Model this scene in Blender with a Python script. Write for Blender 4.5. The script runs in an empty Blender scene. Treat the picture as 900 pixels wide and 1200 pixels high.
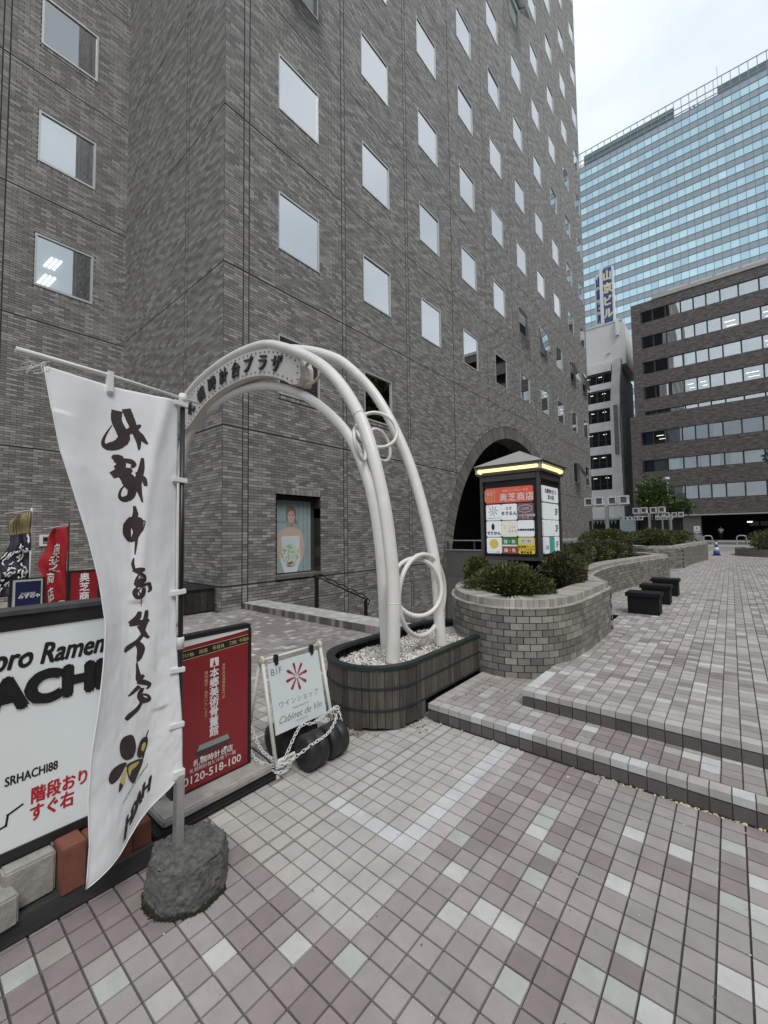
import bpy, bmesh, math, random
import numpy as np
from mathutils import Vector, Matrix, Euler, geometry, noise
R = math.radians
rnd = random.Random(7)
npr = np.random.RandomState(7)
sc = bpy.context.scene
col = sc.collection

# ------------------------------------------------------------------ camera
EYE = Vector((0, 0, 1.589))
YAW, PITCH, ROLL = R(39.87), R(2.965), R(-0.73)
F = Vector((-math.sin(YAW) * math.cos(PITCH), math.cos(YAW) * math.cos(PITCH), math.sin(PITCH)))
r0 = Vector((math.cos(YAW), math.sin(YAW), 0)); u0 = r0.cross(F)
RX = r0 * math.cos(ROLL) + u0 * math.sin(ROLL); UX = -r0 * math.sin(ROLL) + u0 * math.cos(ROLL)
cam = bpy.data.cameras.new('camera'); cam_o = bpy.data.objects.new('camera', cam); col.objects.link(cam_o)
M = Matrix((RX, UX, -F)).transposed().to_4x4(); M.translation = EYE
cam_o.matrix_world = M
cam.sensor_fit = 'VERTICAL'; cam.sensor_height = 24; cam.lens = 486.1 / 1200 * 24
cam.clip_start = .05; cam.clip_end = 4000
sc.camera = cam_o
# ------------------------------------------------------------------ light: overcast
SUN_EL, SUN_AZ = R(55), R(118)      # azimuth clockwise from +Y
w = bpy.data.worlds.new('World'); sc.world = w; w.use_nodes = True
nt = w.node_tree; nt.nodes.clear()
def N(t, k, **kw):
    n = t.nodes.new(k)
    for a, b in kw.items():
        if a in n.inputs: n.inputs[a].default_value = b
        else: setattr(n, a, b)
    return n
sky = N(nt, 'ShaderNodeTexSky'); sky.sky_type = 'NISHITA'; sky.sun_disc = False
sky.sun_elevation = SUN_EL; sky.sun_rotation = SUN_AZ; sky.air_density = 1; sky.dust_density = 3
tc = N(nt, 'ShaderNodeTexCoord')
mp = N(nt, 'ShaderNodeMapping'); mp.inputs['Scale'].default_value = (1, 1, 2.6)
nz = N(nt, 'ShaderNodeTexNoise', Scale=1.7, Detail=6, Roughness=.5)
rp = N(nt, 'ShaderNodeValToRGB')
rp.color_ramp.elements[0].position = .36; rp.color_ramp.elements[0].color = (5.8, 6.5, 7.15, 1)
rp.color_ramp.elements[1].position = .66; rp.color_ramp.elements[1].color = (8.0, 8.6, 9.15, 1)
mx = N(nt, 'ShaderNodeMixRGB'); mx.inputs[0].default_value = .93
bg = N(nt, 'ShaderNodeBackground'); bg.inputs[1].default_value = .1
ou = N(nt, 'ShaderNodeOutputWorld')
L = nt.links.new
L(tc.outputs['Generated'], mp.inputs[0]); L(mp.outputs[0], nz.inputs[0]); L(nz.outputs[0], rp.inputs[0])
L(sky.outputs[0], mx.inputs[1]); L(rp.outputs[0], mx.inputs[2]); L(mx.outputs[0], bg.inputs[0]); L(bg.outputs[0], ou.inputs[0])
sl = bpy.data.lights.new('sun', 'SUN'); sl.energy = 1.3; sl.angle = R(25); sl.color = (1, .975, .94)
so = bpy.data.objects.new('sun', sl); col.objects.link(so)
so.rotation_euler = Euler((R(90) - SUN_EL, 0, math.pi - SUN_AZ + math.pi), 'XYZ')
sdir = Vector((math.sin(SUN_AZ) * math.cos(SUN_EL), math.cos(SUN_AZ) * math.cos(SUN_EL), math.sin(SUN_EL)))
so.rotation_euler = sdir.to_track_quat('Z', 'Y').to_euler()
vs = sc.view_settings; vs.view_transform = 'Standard'; vs.look = 'None'; vs.exposure = .36; vs.gamma = 1
sc.cycles.max_bounces = 6; sc.cycles.transparent_max_bounces = 8; sc.cycles.use_denoising = True

# ------------------------------------------------------------------ materials
def mat(name, c, rough=.7, var=.12, ns=6, bump=0, bs=60, metal=0, spec=.5, rand=0, tones=None, coat=0, stretch=None, emit=None, es=1, dirt=0, trans=0, attr=False):
    m = bpy.data.materials.new(name); m.use_nodes = True; t = m.node_tree; t.nodes.clear()
    o = N(t, 'ShaderNodeOutputMaterial'); p = N(t, 'ShaderNodeBsdfPrincipled', Roughness=rough, Metallic=metal)
    p.inputs['Specular IOR Level'].default_value = spec; p.inputs['Coat Weight'].default_value = coat
    L = t.links.new
    tc = N(t, 'ShaderNodeNewGeometry'); src = tc.outputs['Position']
    if stretch:
        mp = N(t, 'ShaderNodeMapping'); mp.inputs['Scale'].default_value = stretch; L(src, mp.inputs[0]); src = mp.outputs[0]
    base = N(t, 'ShaderNodeRGB'); base.outputs[0].default_value = (*c, 1); cur = base.outputs[0]
    if tones or rand:
        g = N(t, 'ShaderNodeNewGeometry'); oi = N(t, 'ShaderNodeObjectInfo')
        ad = N(t, 'ShaderNodeMath', operation='ADD'); 
        if attr: at = N(t, 'ShaderNodeAttribute'); at.attribute_name = 'rnd'; L(at.outputs['Fac'], ad.inputs[0])
        else: L(g.outputs['Random Per Island'], ad.inputs[0])
        L(oi.outputs['Random'], ad.inputs[1])
        fr = N(t, 'ShaderNodeMath', operation='FRACT'); L(ad.outputs[0], fr.inputs[0]); rv = fr.outputs[0]
        if tones:
            cr = N(t, 'ShaderNodeValToRGB'); cr.color_ramp.interpolation = 'CONSTANT'
            e = cr.color_ramp.elements
            while len(e) < len(tones): e.new(.5)
            for k, (ps, cc) in enumerate(tones): e[k].position = ps
            for k, (ps, cc) in enumerate(tones): e[k].color = (*cc, 1)
            L(rv, cr.inputs[0]); cur = cr.outputs[0]
            mu = N(t, 'ShaderNodeMath', operation='MULTIPLY'); mu.inputs[1].default_value = 37.7; L(rv, mu.inputs[0])
            f2 = N(t, 'ShaderNodeMath', operation='FRACT'); L(mu.outputs[0], f2.inputs[0]); rv = f2.outputs[0]
        mr = N(t, 'ShaderNodeMapRange'); mr.inputs['To Min'].default_value = 1 - rand; mr.inputs['To Max'].default_value = 1 + rand
        L(rv, mr.inputs[0])
        m1 = N(t, 'ShaderNodeVectorMath', operation='SCALE'); L(cur, m1.inputs[0]); L(mr.outputs[0], m1.inputs['Scale']); cur = m1.outputs[0]
    if var:
        nn = N(t, 'ShaderNodeTexNoise', Scale=ns, Detail=5, Roughness=.6); L(src, nn.inputs[0])
        mr = N(t, 'ShaderNodeMapRange'); mr.inputs['From Min'].default_value = .25; mr.inputs['From Max'].default_value = .75
        mr.inputs['To Min'].default_value = 1 - var; mr.inputs['To Max'].default_value = 1 + var
        L(nn.outputs[0], mr.inputs[0])
        m1 = N(t, 'ShaderNodeVectorMath', operation='SCALE'); L(cur, m1.inputs[0]); L(mr.outputs[0], m1.inputs['Scale']); cur = m1.outputs[0]
    if dirt:
        nn = N(t, 'ShaderNodeTexNoise', Scale=ns * .45, Detail=8, Roughness=.65); L(tc.outputs['Position'], nn.inputs[0])
        mr = N(t, 'ShaderNodeMapRange'); mr.inputs['From Min'].default_value = .48; mr.inputs['From Max'].default_value = .72
        mr.inputs['To Min'].default_value = 0; mr.inputs['To Max'].default_value = dirt; L(nn.outputs[0], mr.inputs[0])
        mm = N(t, 'ShaderNodeMixRGB'); L(mr.outputs[0], mm.inputs[0]); L(cur, mm.inputs[1]); mm.inputs[2].default_value = (.06, .055, .045, 1); cur = mm.outputs[0]
    L(cur, p.inputs['Base Color'])
    if bump:
        nb = N(t, 'ShaderNodeTexNoise', Scale=bs, Detail=4); L(src, nb.inputs[0])
        b = N(t, 'ShaderNodeBump', Strength=bump, Distance=.004); L(nb.outputs[0], b.inputs['Height']); L(b.outputs[0], p.inputs['Normal'])
    if emit:
        p.inputs['Emission Color'].default_value = (*emit, 1); p.inputs['Emission Strength'].default_value = es
    if trans: p.inputs['Transmission Weight'].default_value = trans
    L(p.outputs[0], o.inputs[0])
    return m
def glassmat(name, tint=(.9, .95, .95), lo=.35, ior=1.5, rough=.01, wob=0):
    m = bpy.data.materials.new(name); m.use_nodes = True; t = m.node_tree; t.nodes.clear()
    o = N(t, 'ShaderNodeOutputMaterial'); a = N(t, 'ShaderNodeBsdfTransparent'); g = N(t, 'ShaderNodeBsdfGlossy', Roughness=rough)
    a.inputs[0].default_value = (*tint, 1); g.inputs[0].default_value = (.98, .99, 1, 1)
    f = N(t, 'ShaderNodeFresnel', IOR=ior)
    mr = N(t, 'ShaderNodeMapRange'); mr.inputs['To Min'].default_value = lo; mr.inputs['To Max'].default_value = 1
    x = N(t, 'ShaderNodeMixShader'); L = t.links.new
    L(f.outputs[0], mr.inputs[0]); L(mr.outputs[0], x.inputs[0]); L(a.outputs[0], x.inputs[1]); L(g.outputs[0], x.inputs[2]); L(x.outputs[0], o.inputs[0])
    if wob:
        tc = N(t, 'ShaderNodeNewGeometry'); nb = N(t, 'ShaderNodeTexNoise', Scale=wob, Detail=1); b = N(t, 'ShaderNodeBump', Strength=.25, Distance=.02)
        L(tc.outputs['Position'], nb.inputs[0]); L(nb.outputs[0], b.inputs['Height']); L(b.outputs[0], g.inputs['Normal'])
    return m
BT = [(0, (.232, .222, .208)), (.26, (.312, .299, .279)), (.46, (.184, .176, .166)), (.66, (.268, .257, .240)), (.86, (.375, .36, .335))]
m_brick = mat('facade_brick', (.25, .23, .2), .62, .05, 1.2, .35, 90, rand=.10, tones=BT, spec=.4, attr=True)
m_mortar = mat('dark_mortar', (.04, .037, .034), .9, .15, 20)
PT = [(0, (.225, .212, .186)), (.3, (.28, .265, .23)), (.5, (.165, .157, .144)), (.72, (.25, .238, .208)), (.9, (.335, .315, .27))]
m_pbrick = mat('planter_brick', (.3, .28, .25), .6, .14, 25, .4, 120, rand=.08, tones=PT, dirt=.18)
m_pcap = mat('planter_cap', (.40, .38, .34), .6, .12, 20, .3, 120, rand=.25, dirt=.2)
def tile_m(n, c, r=.09): return mat(n, c, .62, .10, 9, .5, 150, rand=r, dirt=.17, spec=.4)
TM = [tile_m('tile_grey', (.36, .325, .305), .10), tile_m('tile_mauve', (.285, .243, .232), .10), tile_m('tile_light_grey', (.47, .445, .415)),
      tile_m('tile_pale_green', (.45, .465, .425), .05), tile_m('tile_white', (.57, .565, .54), .06), tile_m('tile_pale', (.475, .45, .42), .06),
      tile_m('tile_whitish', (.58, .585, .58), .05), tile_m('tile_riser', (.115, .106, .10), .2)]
m_grout = mat('grout', (.165, .15, .14), .95, .2, 30)
m_alum = mat('window_aluminium', (.55, .56, .55), .4, .05, 10, metal=.3)
m_dkframe = mat('dark_window_frame', (.03, .03, .032), .4, .1)
m_pane = glassmat('office_glass', lo=.55)
m_clear = glassmat('clear_glass', lo=.12, ior=1.45)
m_blind = mat('blind_white', (.86, .88, .88), .7, .05, 3)
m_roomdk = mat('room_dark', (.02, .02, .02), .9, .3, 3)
m_black = mat('black_paint', (.012, .012, .014), .35, .2)
m_blackr = mat('black_rubber', (.02, .02, .021), .5, .15, 20, .2)
m_white = mat('white_paint', (.78, .78, .76), .4, .03, 8)
m_cream = mat('cream_paint', (.79, .765, .715), .35, .06, 5, .08, 40, dirt=.12)
m_steel = mat('galvanised_steel', (.5, .5, .49), .45, .1, 30, metal=.6)
m_conc = mat('concrete', (.36, .35, .32), .9, .25, 18, .8, 60, dirt=.35)
m_redbrick = mat('red_brick', (.19, .07, .047), .8, .2, 20, .5, 90, rand=.15)

# ------------------------------------------------------------------ mesh helpers
def O(name, me, m=None, parent=None, loc=None, rot=None):
    o = bpy.data.objects.new(name, me); col.objects.link(o)
    if me and m is not None and not me.materials:
        for q in (m if isinstance(m, list) else [m]): me.materials.append(q)
    if loc is not None: o.location = loc
    if rot is not None: o.rotation_euler = rot
    if parent is not None:
        o.parent = parent
        if loc is None or loc == 'w': o.matrix_parent_inverse = parent['_inv'] if False else Matrix.Translation(-Vector(abs_loc(parent)))
    return o
def abs_loc(o):
    v = Vector(o.location)
    if o.parent is not None:
        v = (o.matrix_parent_inverse @ v) + abs_loc(o.parent)
    return v
def W(o):    # object placed by local coords equal to world coords under an unrotated parent
    o.matrix_parent_inverse = Matrix.Translation(-abs_loc(o.parent)); return o
def tag(o, label=None, cat=None, group=None, kind=None):
    if label: o['label'] = label
    if cat: o['category'] = cat
    if group: o['group'] = group
    if kind: o['kind'] = kind
    return o
def thing(name, label, cat, loc=(0, 0, 0), rz=0, group=None):
    o = bpy.data.objects.new(name, None); col.objects.link(o); o.location = loc; o.rotation_euler = (0, 0, rz); o.empty_display_size = .2
    return tag(o, label, cat, group)
def dup(o, parent=None, loc=None, rz=None, label=None):
    c = o.copy(); col.objects.link(c)
    if parent is not None: c.parent = parent
    if loc is not None: c.location = loc
    if rz is not None: c.rotation_euler[2] = rz
    if label: c['label'] = label
    for ch in list(o.children): dup(ch, c)
    return c
class MB:
    def __init__(s): s.v = []; s.f = []; s.mi = []; s.sm = []
    def add(s, vs, fs, mi=0, sm=False):
        b = len(s.v); s.v += [tuple(v) for v in vs]; s.f += [tuple(b + i for i in f) for f in fs]; s.mi += [mi] * len(fs); s.sm += [sm] * len(fs); return s
    def box(s, x0, x1, y0, y1, z0, z1, mi=0, T=None, bev=0):
        if bev:
            bm = bmesh.new(); bmesh.ops.create_cube(bm, size=1)
            for v in bm.verts: v.co = Vector((x0 + (v.co.x + .5) * (x1 - x0), y0 + (v.co.y + .5) * (y1 - y0), z0 + (v.co.z + .5) * (z1 - z0)))
            bmesh.ops.bevel(bm, geom=bm.edges[:], offset=bev, segments=2, affect='EDGES')
            bm.verts.index_update(); vs = [v.co.copy() for v in bm.verts]; fs = [[v.index for v in f.verts] for f in bm.faces]; bm.free()
        else:
            vs = [Vector(p) for p in ((x0, y0, z0), (x1, y0, z0), (x1, y1, z0), (x0, y1, z0), (x0, y0, z1), (x1, y0, z1), (x1, y1, z1), (x0, y1, z1))]
            fs = [(0, 3, 2, 1), (4, 5, 6, 7), (0, 1, 5, 4), (1, 2, 6, 5), (2, 3, 7, 6), (3, 0, 4, 7)]
        if T is not None: vs = [T @ v for v in vs]
        return s.add(vs, fs, mi)
    def prism(s, pts, ax, d0, d1, mi=0, T=None):   # pts 2D outline; ax the extrusion axis
        n = len(pts)
        def P(p, d): return Vector({'x': (d, p[0], p[1]), 'y': (p[0], d, p[1]), 'z': (p[0], p[1], d)}[ax])
        vs = [P(p, d0) for p in pts] + [P(p, d1) for p in pts]
        if T is not None: vs = [T @ v for v in vs]
        tri = geometry.tessellate_polygon([[Vector((p[0], p[1], 0)) for p in pts]])
        fs = [tuple(t) for t in tri] + [tuple(n + i for i in reversed(t)) for t in tri] + [(i, (i + 1) % n, n + (i + 1) % n, n + i) for i in range(n)]
        return s.add(vs, fs, mi)
    def tube(s, path, r, seg=10, mi=0, closed=False, caps=True, sm=True):
        path = [Vector(p) for p in path]; n = len(path); rs = r if isinstance(r, (list, tuple)) else [r] * n
        vs = []; prev = None
        for i, p in enumerate(path):
            a = path[(i - 1) % n] if (closed or i > 0) else p; b = path[(i + 1) % n] if (closed or i < n - 1) else p
            t = (b - a).normalized()
            if prev is None:
                prev = t.orthogonal().normalized()
            x = (prev - t * prev.dot(t)).normalized(); prev = x; y = t.cross(x)
            for k in range(seg):
                an = 2 * math.pi * k / seg; vs.append(p + (x * math.cos(an) + y * math.sin(an)) * rs[i])
        fs = []
        for i in range(n if closed else n - 1):
            j = (i + 1) % n
            for k in range(seg):
                k2 = (k + 1) % seg; fs.append((i * seg + k, i * seg + k2, j * seg + k2, j * seg + k))
        s.add(vs, fs, mi, sm)
        if caps and not closed:
            b = len(s.v) - len(vs); s.f.append(tuple(b + k for k in reversed(range(seg)))); s.f.append(tuple(b + (n - 1) * seg + k for k in range(seg))); s.mi += [mi] * 2; s.sm += [False] * 2
        return s
    def lathe(s, prof, c=(0, 0, 0), seg=24, mi=0, T=None, sm=True):
        vs = []; n = len(prof)
        for r_, z in prof:
            for k in range(seg):
                a = 2 * math.pi * k / seg; vs.append(Vector((c[0] + r_ * math.cos(a), c[1] + r_ * math.sin(a), c[2] + z)))
        if T is not None: vs = [T @ v for v in vs]
        fs = [(i * seg + k, i * seg + (k + 1) % seg, (i + 1) * seg + (k + 1) % seg, (i + 1) * seg + k) for i in range(n - 1) for k in range(seg)]
        s.add(vs, fs, mi, sm)
        b = len(s.v) - len(vs); s.f.append(tuple(b + k for k in reversed(range(seg)))); s.f.append(tuple(b + (n - 1) * seg + k for k in range(seg))); s.mi += [mi] * 2; s.sm += [False] * 2
        return s
    def mesh(s, name='m'):
        me = bpy.data.meshes.new(name); me.from_pydata(s.v, [], s.f)
        me.polygons.foreach_set('material_index', s.mi); me.polygons.foreach_set('use_smooth', s.sm); me.update()
        bm = bmesh.new(); bm.from_mesh(me); bmesh.ops.recalc_face_normals(bm, faces=bm.faces[:]); bm.to_mesh(me); bm.free()
        return me
    def obj(s, name, m, parent=None, loc=None, rot=None): return O(name, s.mesh(name), m, parent, loc, rot)
def spline(pts, n=8, closed=False):
    P = [Vector(p) for p in pts]; out = []; m = len(P)
    for i in range(m if closed else m - 1):
        if closed: a, b, c, d = P[(i - 1) % m], P[i], P[(i + 1) % m], P[(i + 2) % m]
        else: a, b, c, d = P[max(i - 1, 0)], P[i], P[i + 1], P[min(i + 2, m - 1)]
        for k in range(n):
            t = k / n; out.append(.5 * ((2 * b) + (c - a) * t + (2 * a - 5 * b + 4 * c - d) * t * t + (3 * b - a - 3 * c + d) * t ** 3))
    if not closed: out.append(P[-1])
    return out
# many boxes at once: C base centre on the surface, U and V half vectors, H outward vector
def many(name, C, U, V, H, m, parent=None, mi=None, taper=.0, kind='stuff', rv=None):
    C, U, V, H = [np.asarray(a, dtype=np.float32) for a in (C, U, V, H)]; n = len(C)
    if U.ndim == 1: U = np.repeat(U[None], n, 0)
    if V.ndim == 1: V = np.repeat(V[None], n, 0)
    if H.ndim == 1: H = np.repeat(H[None], n, 0)
    k = 1 - taper
    P = np.stack([C - U - V, C + U - V, C + U + V, C - U + V, C - (U + V) * k + H, C + (U - V) * k + H, C + (U + V) * k + H, C - (U - V) * k + H], 1).reshape(-1, 3)
    q = np.array([(4, 5, 6, 7), (0, 1, 5, 4), (1, 2, 6, 5), (2, 3, 7, 6), (3, 0, 4, 7)])
    # orient outward
    s_ = np.einsum('ij,ij->i', np.cross(U, V), H)
    idx = (np.arange(n)[:, None, None] * 8 + q[None])
    idx = np.where((s_ < 0)[:, None, None], idx[:, :, ::-1], idx).reshape(-1, 4)
    me = bpy.data.meshes.new(name); me.vertices.add(len(P)); me.vertices.foreach_set('co', P.ravel())
    me.loops.add(idx.size); me.loops.foreach_set('vertex_index', idx.ravel().astype(np.int32))
    me.polygons.add(len(idx)); me.polygons.foreach_set('loop_start', np.arange(0, idx.size, 4, dtype=np.int32))
    if mi is not None: me.polygons.foreach_set('material_index', np.repeat(np.asarray(mi, dtype=np.int32), 5))
    me.update(calc_edges=True); me.validate(); me.shade_flat()
    if rv is not None: me.attributes.new('rnd', 'FLOAT', 'FACE').data.foreach_set('value', np.repeat(np.asarray(rv, dtype=np.float32), 5))
    o = O(name, me, m, parent)
    if kind: o['kind'] = kind
    return o
_unit = {}
def piece(name, key, su, sv, h, m, parent, c, ux, vx, hx, taper=0):
    k = (key, round(su, 4), round(sv, 4), round(h, 4), m.name)
    if k not in _unit:
        t = 1 - taper; b = MB(); a, e = su / 2, sv / 2
        b.add([(-a, -e, 0), (a, -e, 0), (a, e, 0), (-a, e, 0), (-a * t, -e * t, h), (a * t, -e * t, h), (a * t, e * t, h), (-a * t, e * t, h)], [(4, 5, 6, 7), (0, 1, 5, 4), (1, 2, 6, 5), (2, 3, 7, 6), (3, 0, 4, 7)])
        me = b.mesh(name); me.materials.append(m); _unit[k] = me
    o = bpy.data.objects.new(name, _unit[k]); col.objects.link(o)
    mt = Matrix((Vector(ux), Vector(vx), Vector(hx))).transposed().to_4x4(); mt.translation = Vector(c)
    o.parent = parent; o.matrix_parent_inverse = Matrix.Translation(-abs_loc(parent)); o.matrix_basis = mt
    return o
# flat lettering
def txt(s, size, bold=0., ex=0., ls=1., sh=0, cs=1):
    cu = bpy.data.curves.new('t', 'FONT'); cu.body = s; cu.size = size; cu.offset = bold; cu.extrude = ex; cu.space_line = ls; cu.shear = sh; cu.space_character = cs
    cu.align_x = 'CENTER'; cu.align_y = 'CENTER'; cu.resolution_u = 3
    o = bpy.data.objects.new('t', cu); me = bpy.data.meshes.new_from_object(o); bpy.data.objects.remove(o); bpy.data.curves.remove(cu)
    vs = [v.co.copy() for v in me.vertices]; fs = [tuple(p.vertices) for p in me.polygons]; bpy.data.meshes.remove(me)
    if vs:   # true centring
        cx = (min(v.x for v in vs) + max(v.x for v in vs)) / 2; cy = (min(v.y for v in vs) + max(v.y for v in vs)) / 2
        for v in vs: v.x -= cx; v.y -= cy
    return vs, fs
kw_wob = [0]
class Print(MB):   # collects flat print in a local frame: x right, y up, z out
    def text(s, t, x, y, size, mi=0, bold=0, rot=0, z=0, wid=1, **kw):
        vs, fs = txt(t, size, 0, **kw); c, d = math.cos(rot), math.sin(rot)
        k = 0; wob = kw_wob[0]
        for ox, oy in (((0, 0),) if not bold else ((-1, -.4), (1, .4), (-.4, 1), (.4, -1)) if bold < .012 else ((-1, 0), (1, 0), (0, 1), (0, -1), (-.7, .7), (.7, -.7), (.7, .7), (-.7, -.7), (0, 0))):
            ox *= bold; oy *= bold; k += 1
            if wob and k == 1:
                for v in vs:
                    q_ = noise.noise_vector(Vector((v.x * 22, v.y * 22, ord(t[0])))); v.x += q_.x * wob; v.y += q_.y * wob
            s.add([(x + ox + c * v.x * wid - d * v.y, y + oy + d * v.x * wid + c * v.y, z + v.z + k * max(bold * .06, .00012)) for v in vs], fs, mi)
        return s
    def vtext(s, t, x, y, size, pitch, **kw):
        for i, ch in enumerate(t): s.text(ch, x, y - i * pitch, size, **kw)
        return s
    def poly(s, pts, mi=0, z=0):
        tri = geometry.tessellate_polygon([[Vector((p[0], p[1], 0)) for p in pts]])
        return s.add([(p[0], p[1], z) for p in pts], [tuple(t) for t in tri], mi)
    def ell(s, x, y, a, b, mi=0, z=0, rot=0, n=24):
        c, d = math.cos(rot), math.sin(rot)
        return s.poly([(x + c * a * math.cos(t) - d * b * math.sin(t), y + d * a * math.cos(t) + c * b * math.sin(t)) for t in [2 * math.pi * k / n for k in range(n)]], mi, z)
    def rr(s, x0, x1, y0, y1, r, mi=0, z=0):
        return s.poly(rrect(x0, x1, y0, y1, r), mi, z)
    def out(s, name, m, parent, c, ux, vx, flip=False):
        ux, vx = Vector(ux).normalized(), Vector(vx).normalized(); n = ux.cross(vx)
        s.v = [tuple(Vector(c) + ux * p[0] + vx * p[1] + n * p[2]) for p in s.v]
        me = bpy.data.meshes.new(name); me.from_pydata(s.v, [], s.f); me.polygons.foreach_set('material_index', s.mi); me.update()
        return O(name, me, m, parent)
def rrect(x0, x1, y0, y1, r, n=5):
    p = []
    for cx, cy, a in ((x1 - r, y1 - r, 0), (x0 + r, y1 - r, 90), (x0 + r, y0 + r, 180), (x1 - r, y0 + r, 270)):
        for k in range(n + 1):
            t = R(a + 90 * k / n); p.append((cx + r * math.cos(t), cy + r * math.sin(t)))
    return p
m_ink = mat('black_print', (.012, .011, .011), .5, 0)
m_inkbr = mat('brown_black_print', (.045, .028, .03), .6, .05)
m_inkred = mat('red_print', (.50, .02, .03), .5, 0)
m_inkwh = mat('white_print', (.8, .8, .78), .5, 0)
m_inkgold = mat('gold_print', (.62, .50, .24), .5, 0)

# ================================================================== SETTING: ground
PITX0, PITX1, PITY0, PITY1 = -8.2, -3.6, 5.5, 13.4
SY1, SY2 = 3.02, 3.47                      # fronts of the two steps
g = MB()
xs = [-900, PITX0, PITX1, 900]; ys = [-900, PITY0, PITY1, 900]
for i in range(3):
    for j in range(3):
        if i == 1 and j == 1: continue
        x0, x1, y0, y1 = xs[i], xs[i + 1], ys[j], ys[j + 1]
        g.add([(x0, y0, -.012), (x1, y0, -.012), (x1, y1, -.012), (x0, y1, -.012)], [(0, 1, 2, 3)])
ground = g.obj('ground', mat('ground_base', (.10, .093, .088), .9, .2, 8)); tag(ground, kind='structure')
# sunken court walls and floor
b = MB(); b.box(PITX0, PITX1, PITY0, PITY1, -3.4, -3.3); b.box(PITX1, PITX1 + .2, PITY0 - .2, PITY1, -3.3, -.02)
b.box(PITX0, PITX1, PITY0 - .2, PITY0 - .003, -3.3, -.02); b.box(PITX0, PITX1 + .2, PITY1 + .003, PITY1 + .2, -3.3, -.02)
court = b.obj('sunken_court', mat('court_concrete', (.16, .15, .14), .9)); tag(court, kind='structure')
# lower plaza tiles
WH = {(-16, 8), (-14, 10), (-11, 17), (-10, 15), (-9, 16), (-9, 22), (-8, 16), (-5, 21), (-5, 25), (-3, 16), (-3, 25), (-1, 19), (0, 19), (0, 23), (0, 25)}
GR = {(-21, 3), (-18, 5), (-12, 11), (-12, 19), (-9, 23), (-9, 24), (-8, 19), (-8, 21), (-7, 14), (-5, 16), (-4, 16), (-4, 18), (-1, 23), (-1, 27), (0, 22)}
def tcat(i, j, far=False):
    x, y = i * .1 + .04, j * .1 + .06
    if not far:
        if (i, j) in WH: return 4
        if (i, j) in GR: return 3
        if x > -1.22 and y < 3.0 or y < 1.2:
            n = noise.noise(Vector((x * 1.7, y * 1.7, 3))); q = rnd.random()
            if n + (q - .5) * .9 > .16: return 1
            if q > .9: return 2
            return 0
        if x > -2.3 - .3 * rnd.random() and y < 3.9:
            if i == -14 and 1.7 < y < 3.0 or j == 17 and -1.9 < x < -1.4: return 6
            return 5
    q = rnd.random(); n = noise.noise(Vector((x * .8, y * .8, 9)))
    if q > .955: return 4 if q > .97 else 6
    if n + q * .5 > .42: return 1
    return 2 if q < .12 else 0
def pave(rows, z, name, parent, nbest, rx=.0935, mis=None):
    rows = sorted(rows, key=lambda r: (r[0] - EYE.x) ** 2 + (r[1] - EYE.y) ** 2)
    # pieces that show: in front of the lens
    vis = [r for r in rows if (Vector((r[0], r[1], z)) - EYE).dot(F) > .55 and abs((Vector((r[0], r[1], z)) - EYE).dot(RX)) < .95 * (Vector((r[0], r[1], z)) - EYE).dot(F) and (Vector((r[0], r[1], z)) - EYE).dot(UX) > -1.26 * (Vector((r[0], r[1], z)) - EYE).dot(F)]
    best = vis[:nbest]; bs = set((r[0], r[1]) for r in best)
    for r in best:
        dz = rnd.uniform(-.0012, .0006)
        piece('tile', 't', r[3] if len(r) > 3 else rx, rx, .012, TM[r[2]], parent, (r[0], r[1], z - .012 + dz), (1, 0, 0), (0, 1, 0), (0, 0, 1), .02)
    rest = [r for r in rows if (r[0], r[1]) not in bs]
    n = len(rest); C = np.array([(r[0], r[1], z - .012 + rnd.uniform(-.0012, .0006)) for r in rest])
    U = np.array([((r[3] if len(r) > 3 else rx) / 2, 0, 0) for r in rest]); V = np.tile((0, rx / 2, 0), (n, 1)); H = np.tile((0, 0, .012), (n, 1))
    many(name, C, U, V, H, TM, parent, [r[2] for r in rest], .02)
plaza = thing('plaza', None, None, (-1, 1, 0)); plaza['kind'] = 'structure'
rows = []
for j in range(-30, 55):
    for i in range(-142, 36):
        x, y = i * .1 + .04, j * .1 + .06
        if y < 0 and (x < -6): continue
        if y > SY1 and x > -2.06: continue
        if y > 4.98 and x > PITX0 - .1 and x < -3.3: continue
        if x < -8.25 and y > 4.42: continue
        if x < -3 and y > 5.0 and x > -8.2: continue
        if x < -14.05: continue
        if y > 4.6 and x < -2.0: continue
        rows.append((x, y, tcat(i, j)) + ((.078,) if i == -19 and 11 < j < 31 else ()))
for j in range(46, 50):
    for i in range(-82, -28): rows.append((i * .1 + .04, j * .1 + .06, tcat(i, j, True)))
pave(rows, 0, 'tile_paving', plaza, 300)
# far paving on the left with a plain sheet of larger slabs
# steps and terrace
steps = thing('steps', None, None, (-1, 3, 0)); steps['kind'] = 'structure'
b = MB(); X1 = 6
b.box(-2.04, X1, SY1 + .012, 46, -.011, .118); b.box(-1.38, X1, SY2 + .012, 46, .116, .248)
o = b.obj('step_core', m_grout, steps)
b = MB(); b.add([(-9, PITY1 + .21, .236), (-1.36, PITY1 + .21, .236), (-1.36, 46, .236), (-9, 46, .236)], [(0, 1, 2, 3)]); b.obj('walk_base', m_grout, steps)
rows = [(i * .1 + .04, SY1 + .05 + j * .1 + .004, tcat(i, j, True)) for j in range(1, 13) for i in range(-20, 34) if not (j * .1 + SY1 + .05 > SY2 and i * .1 + .04 > -1.38)]
pave(rows, .13, 'tread_tiles', steps, 150)
terr = thing('terrace_paving', None, None, (0, 6, .26)); terr['kind'] = 'structure'
rows = []
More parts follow.
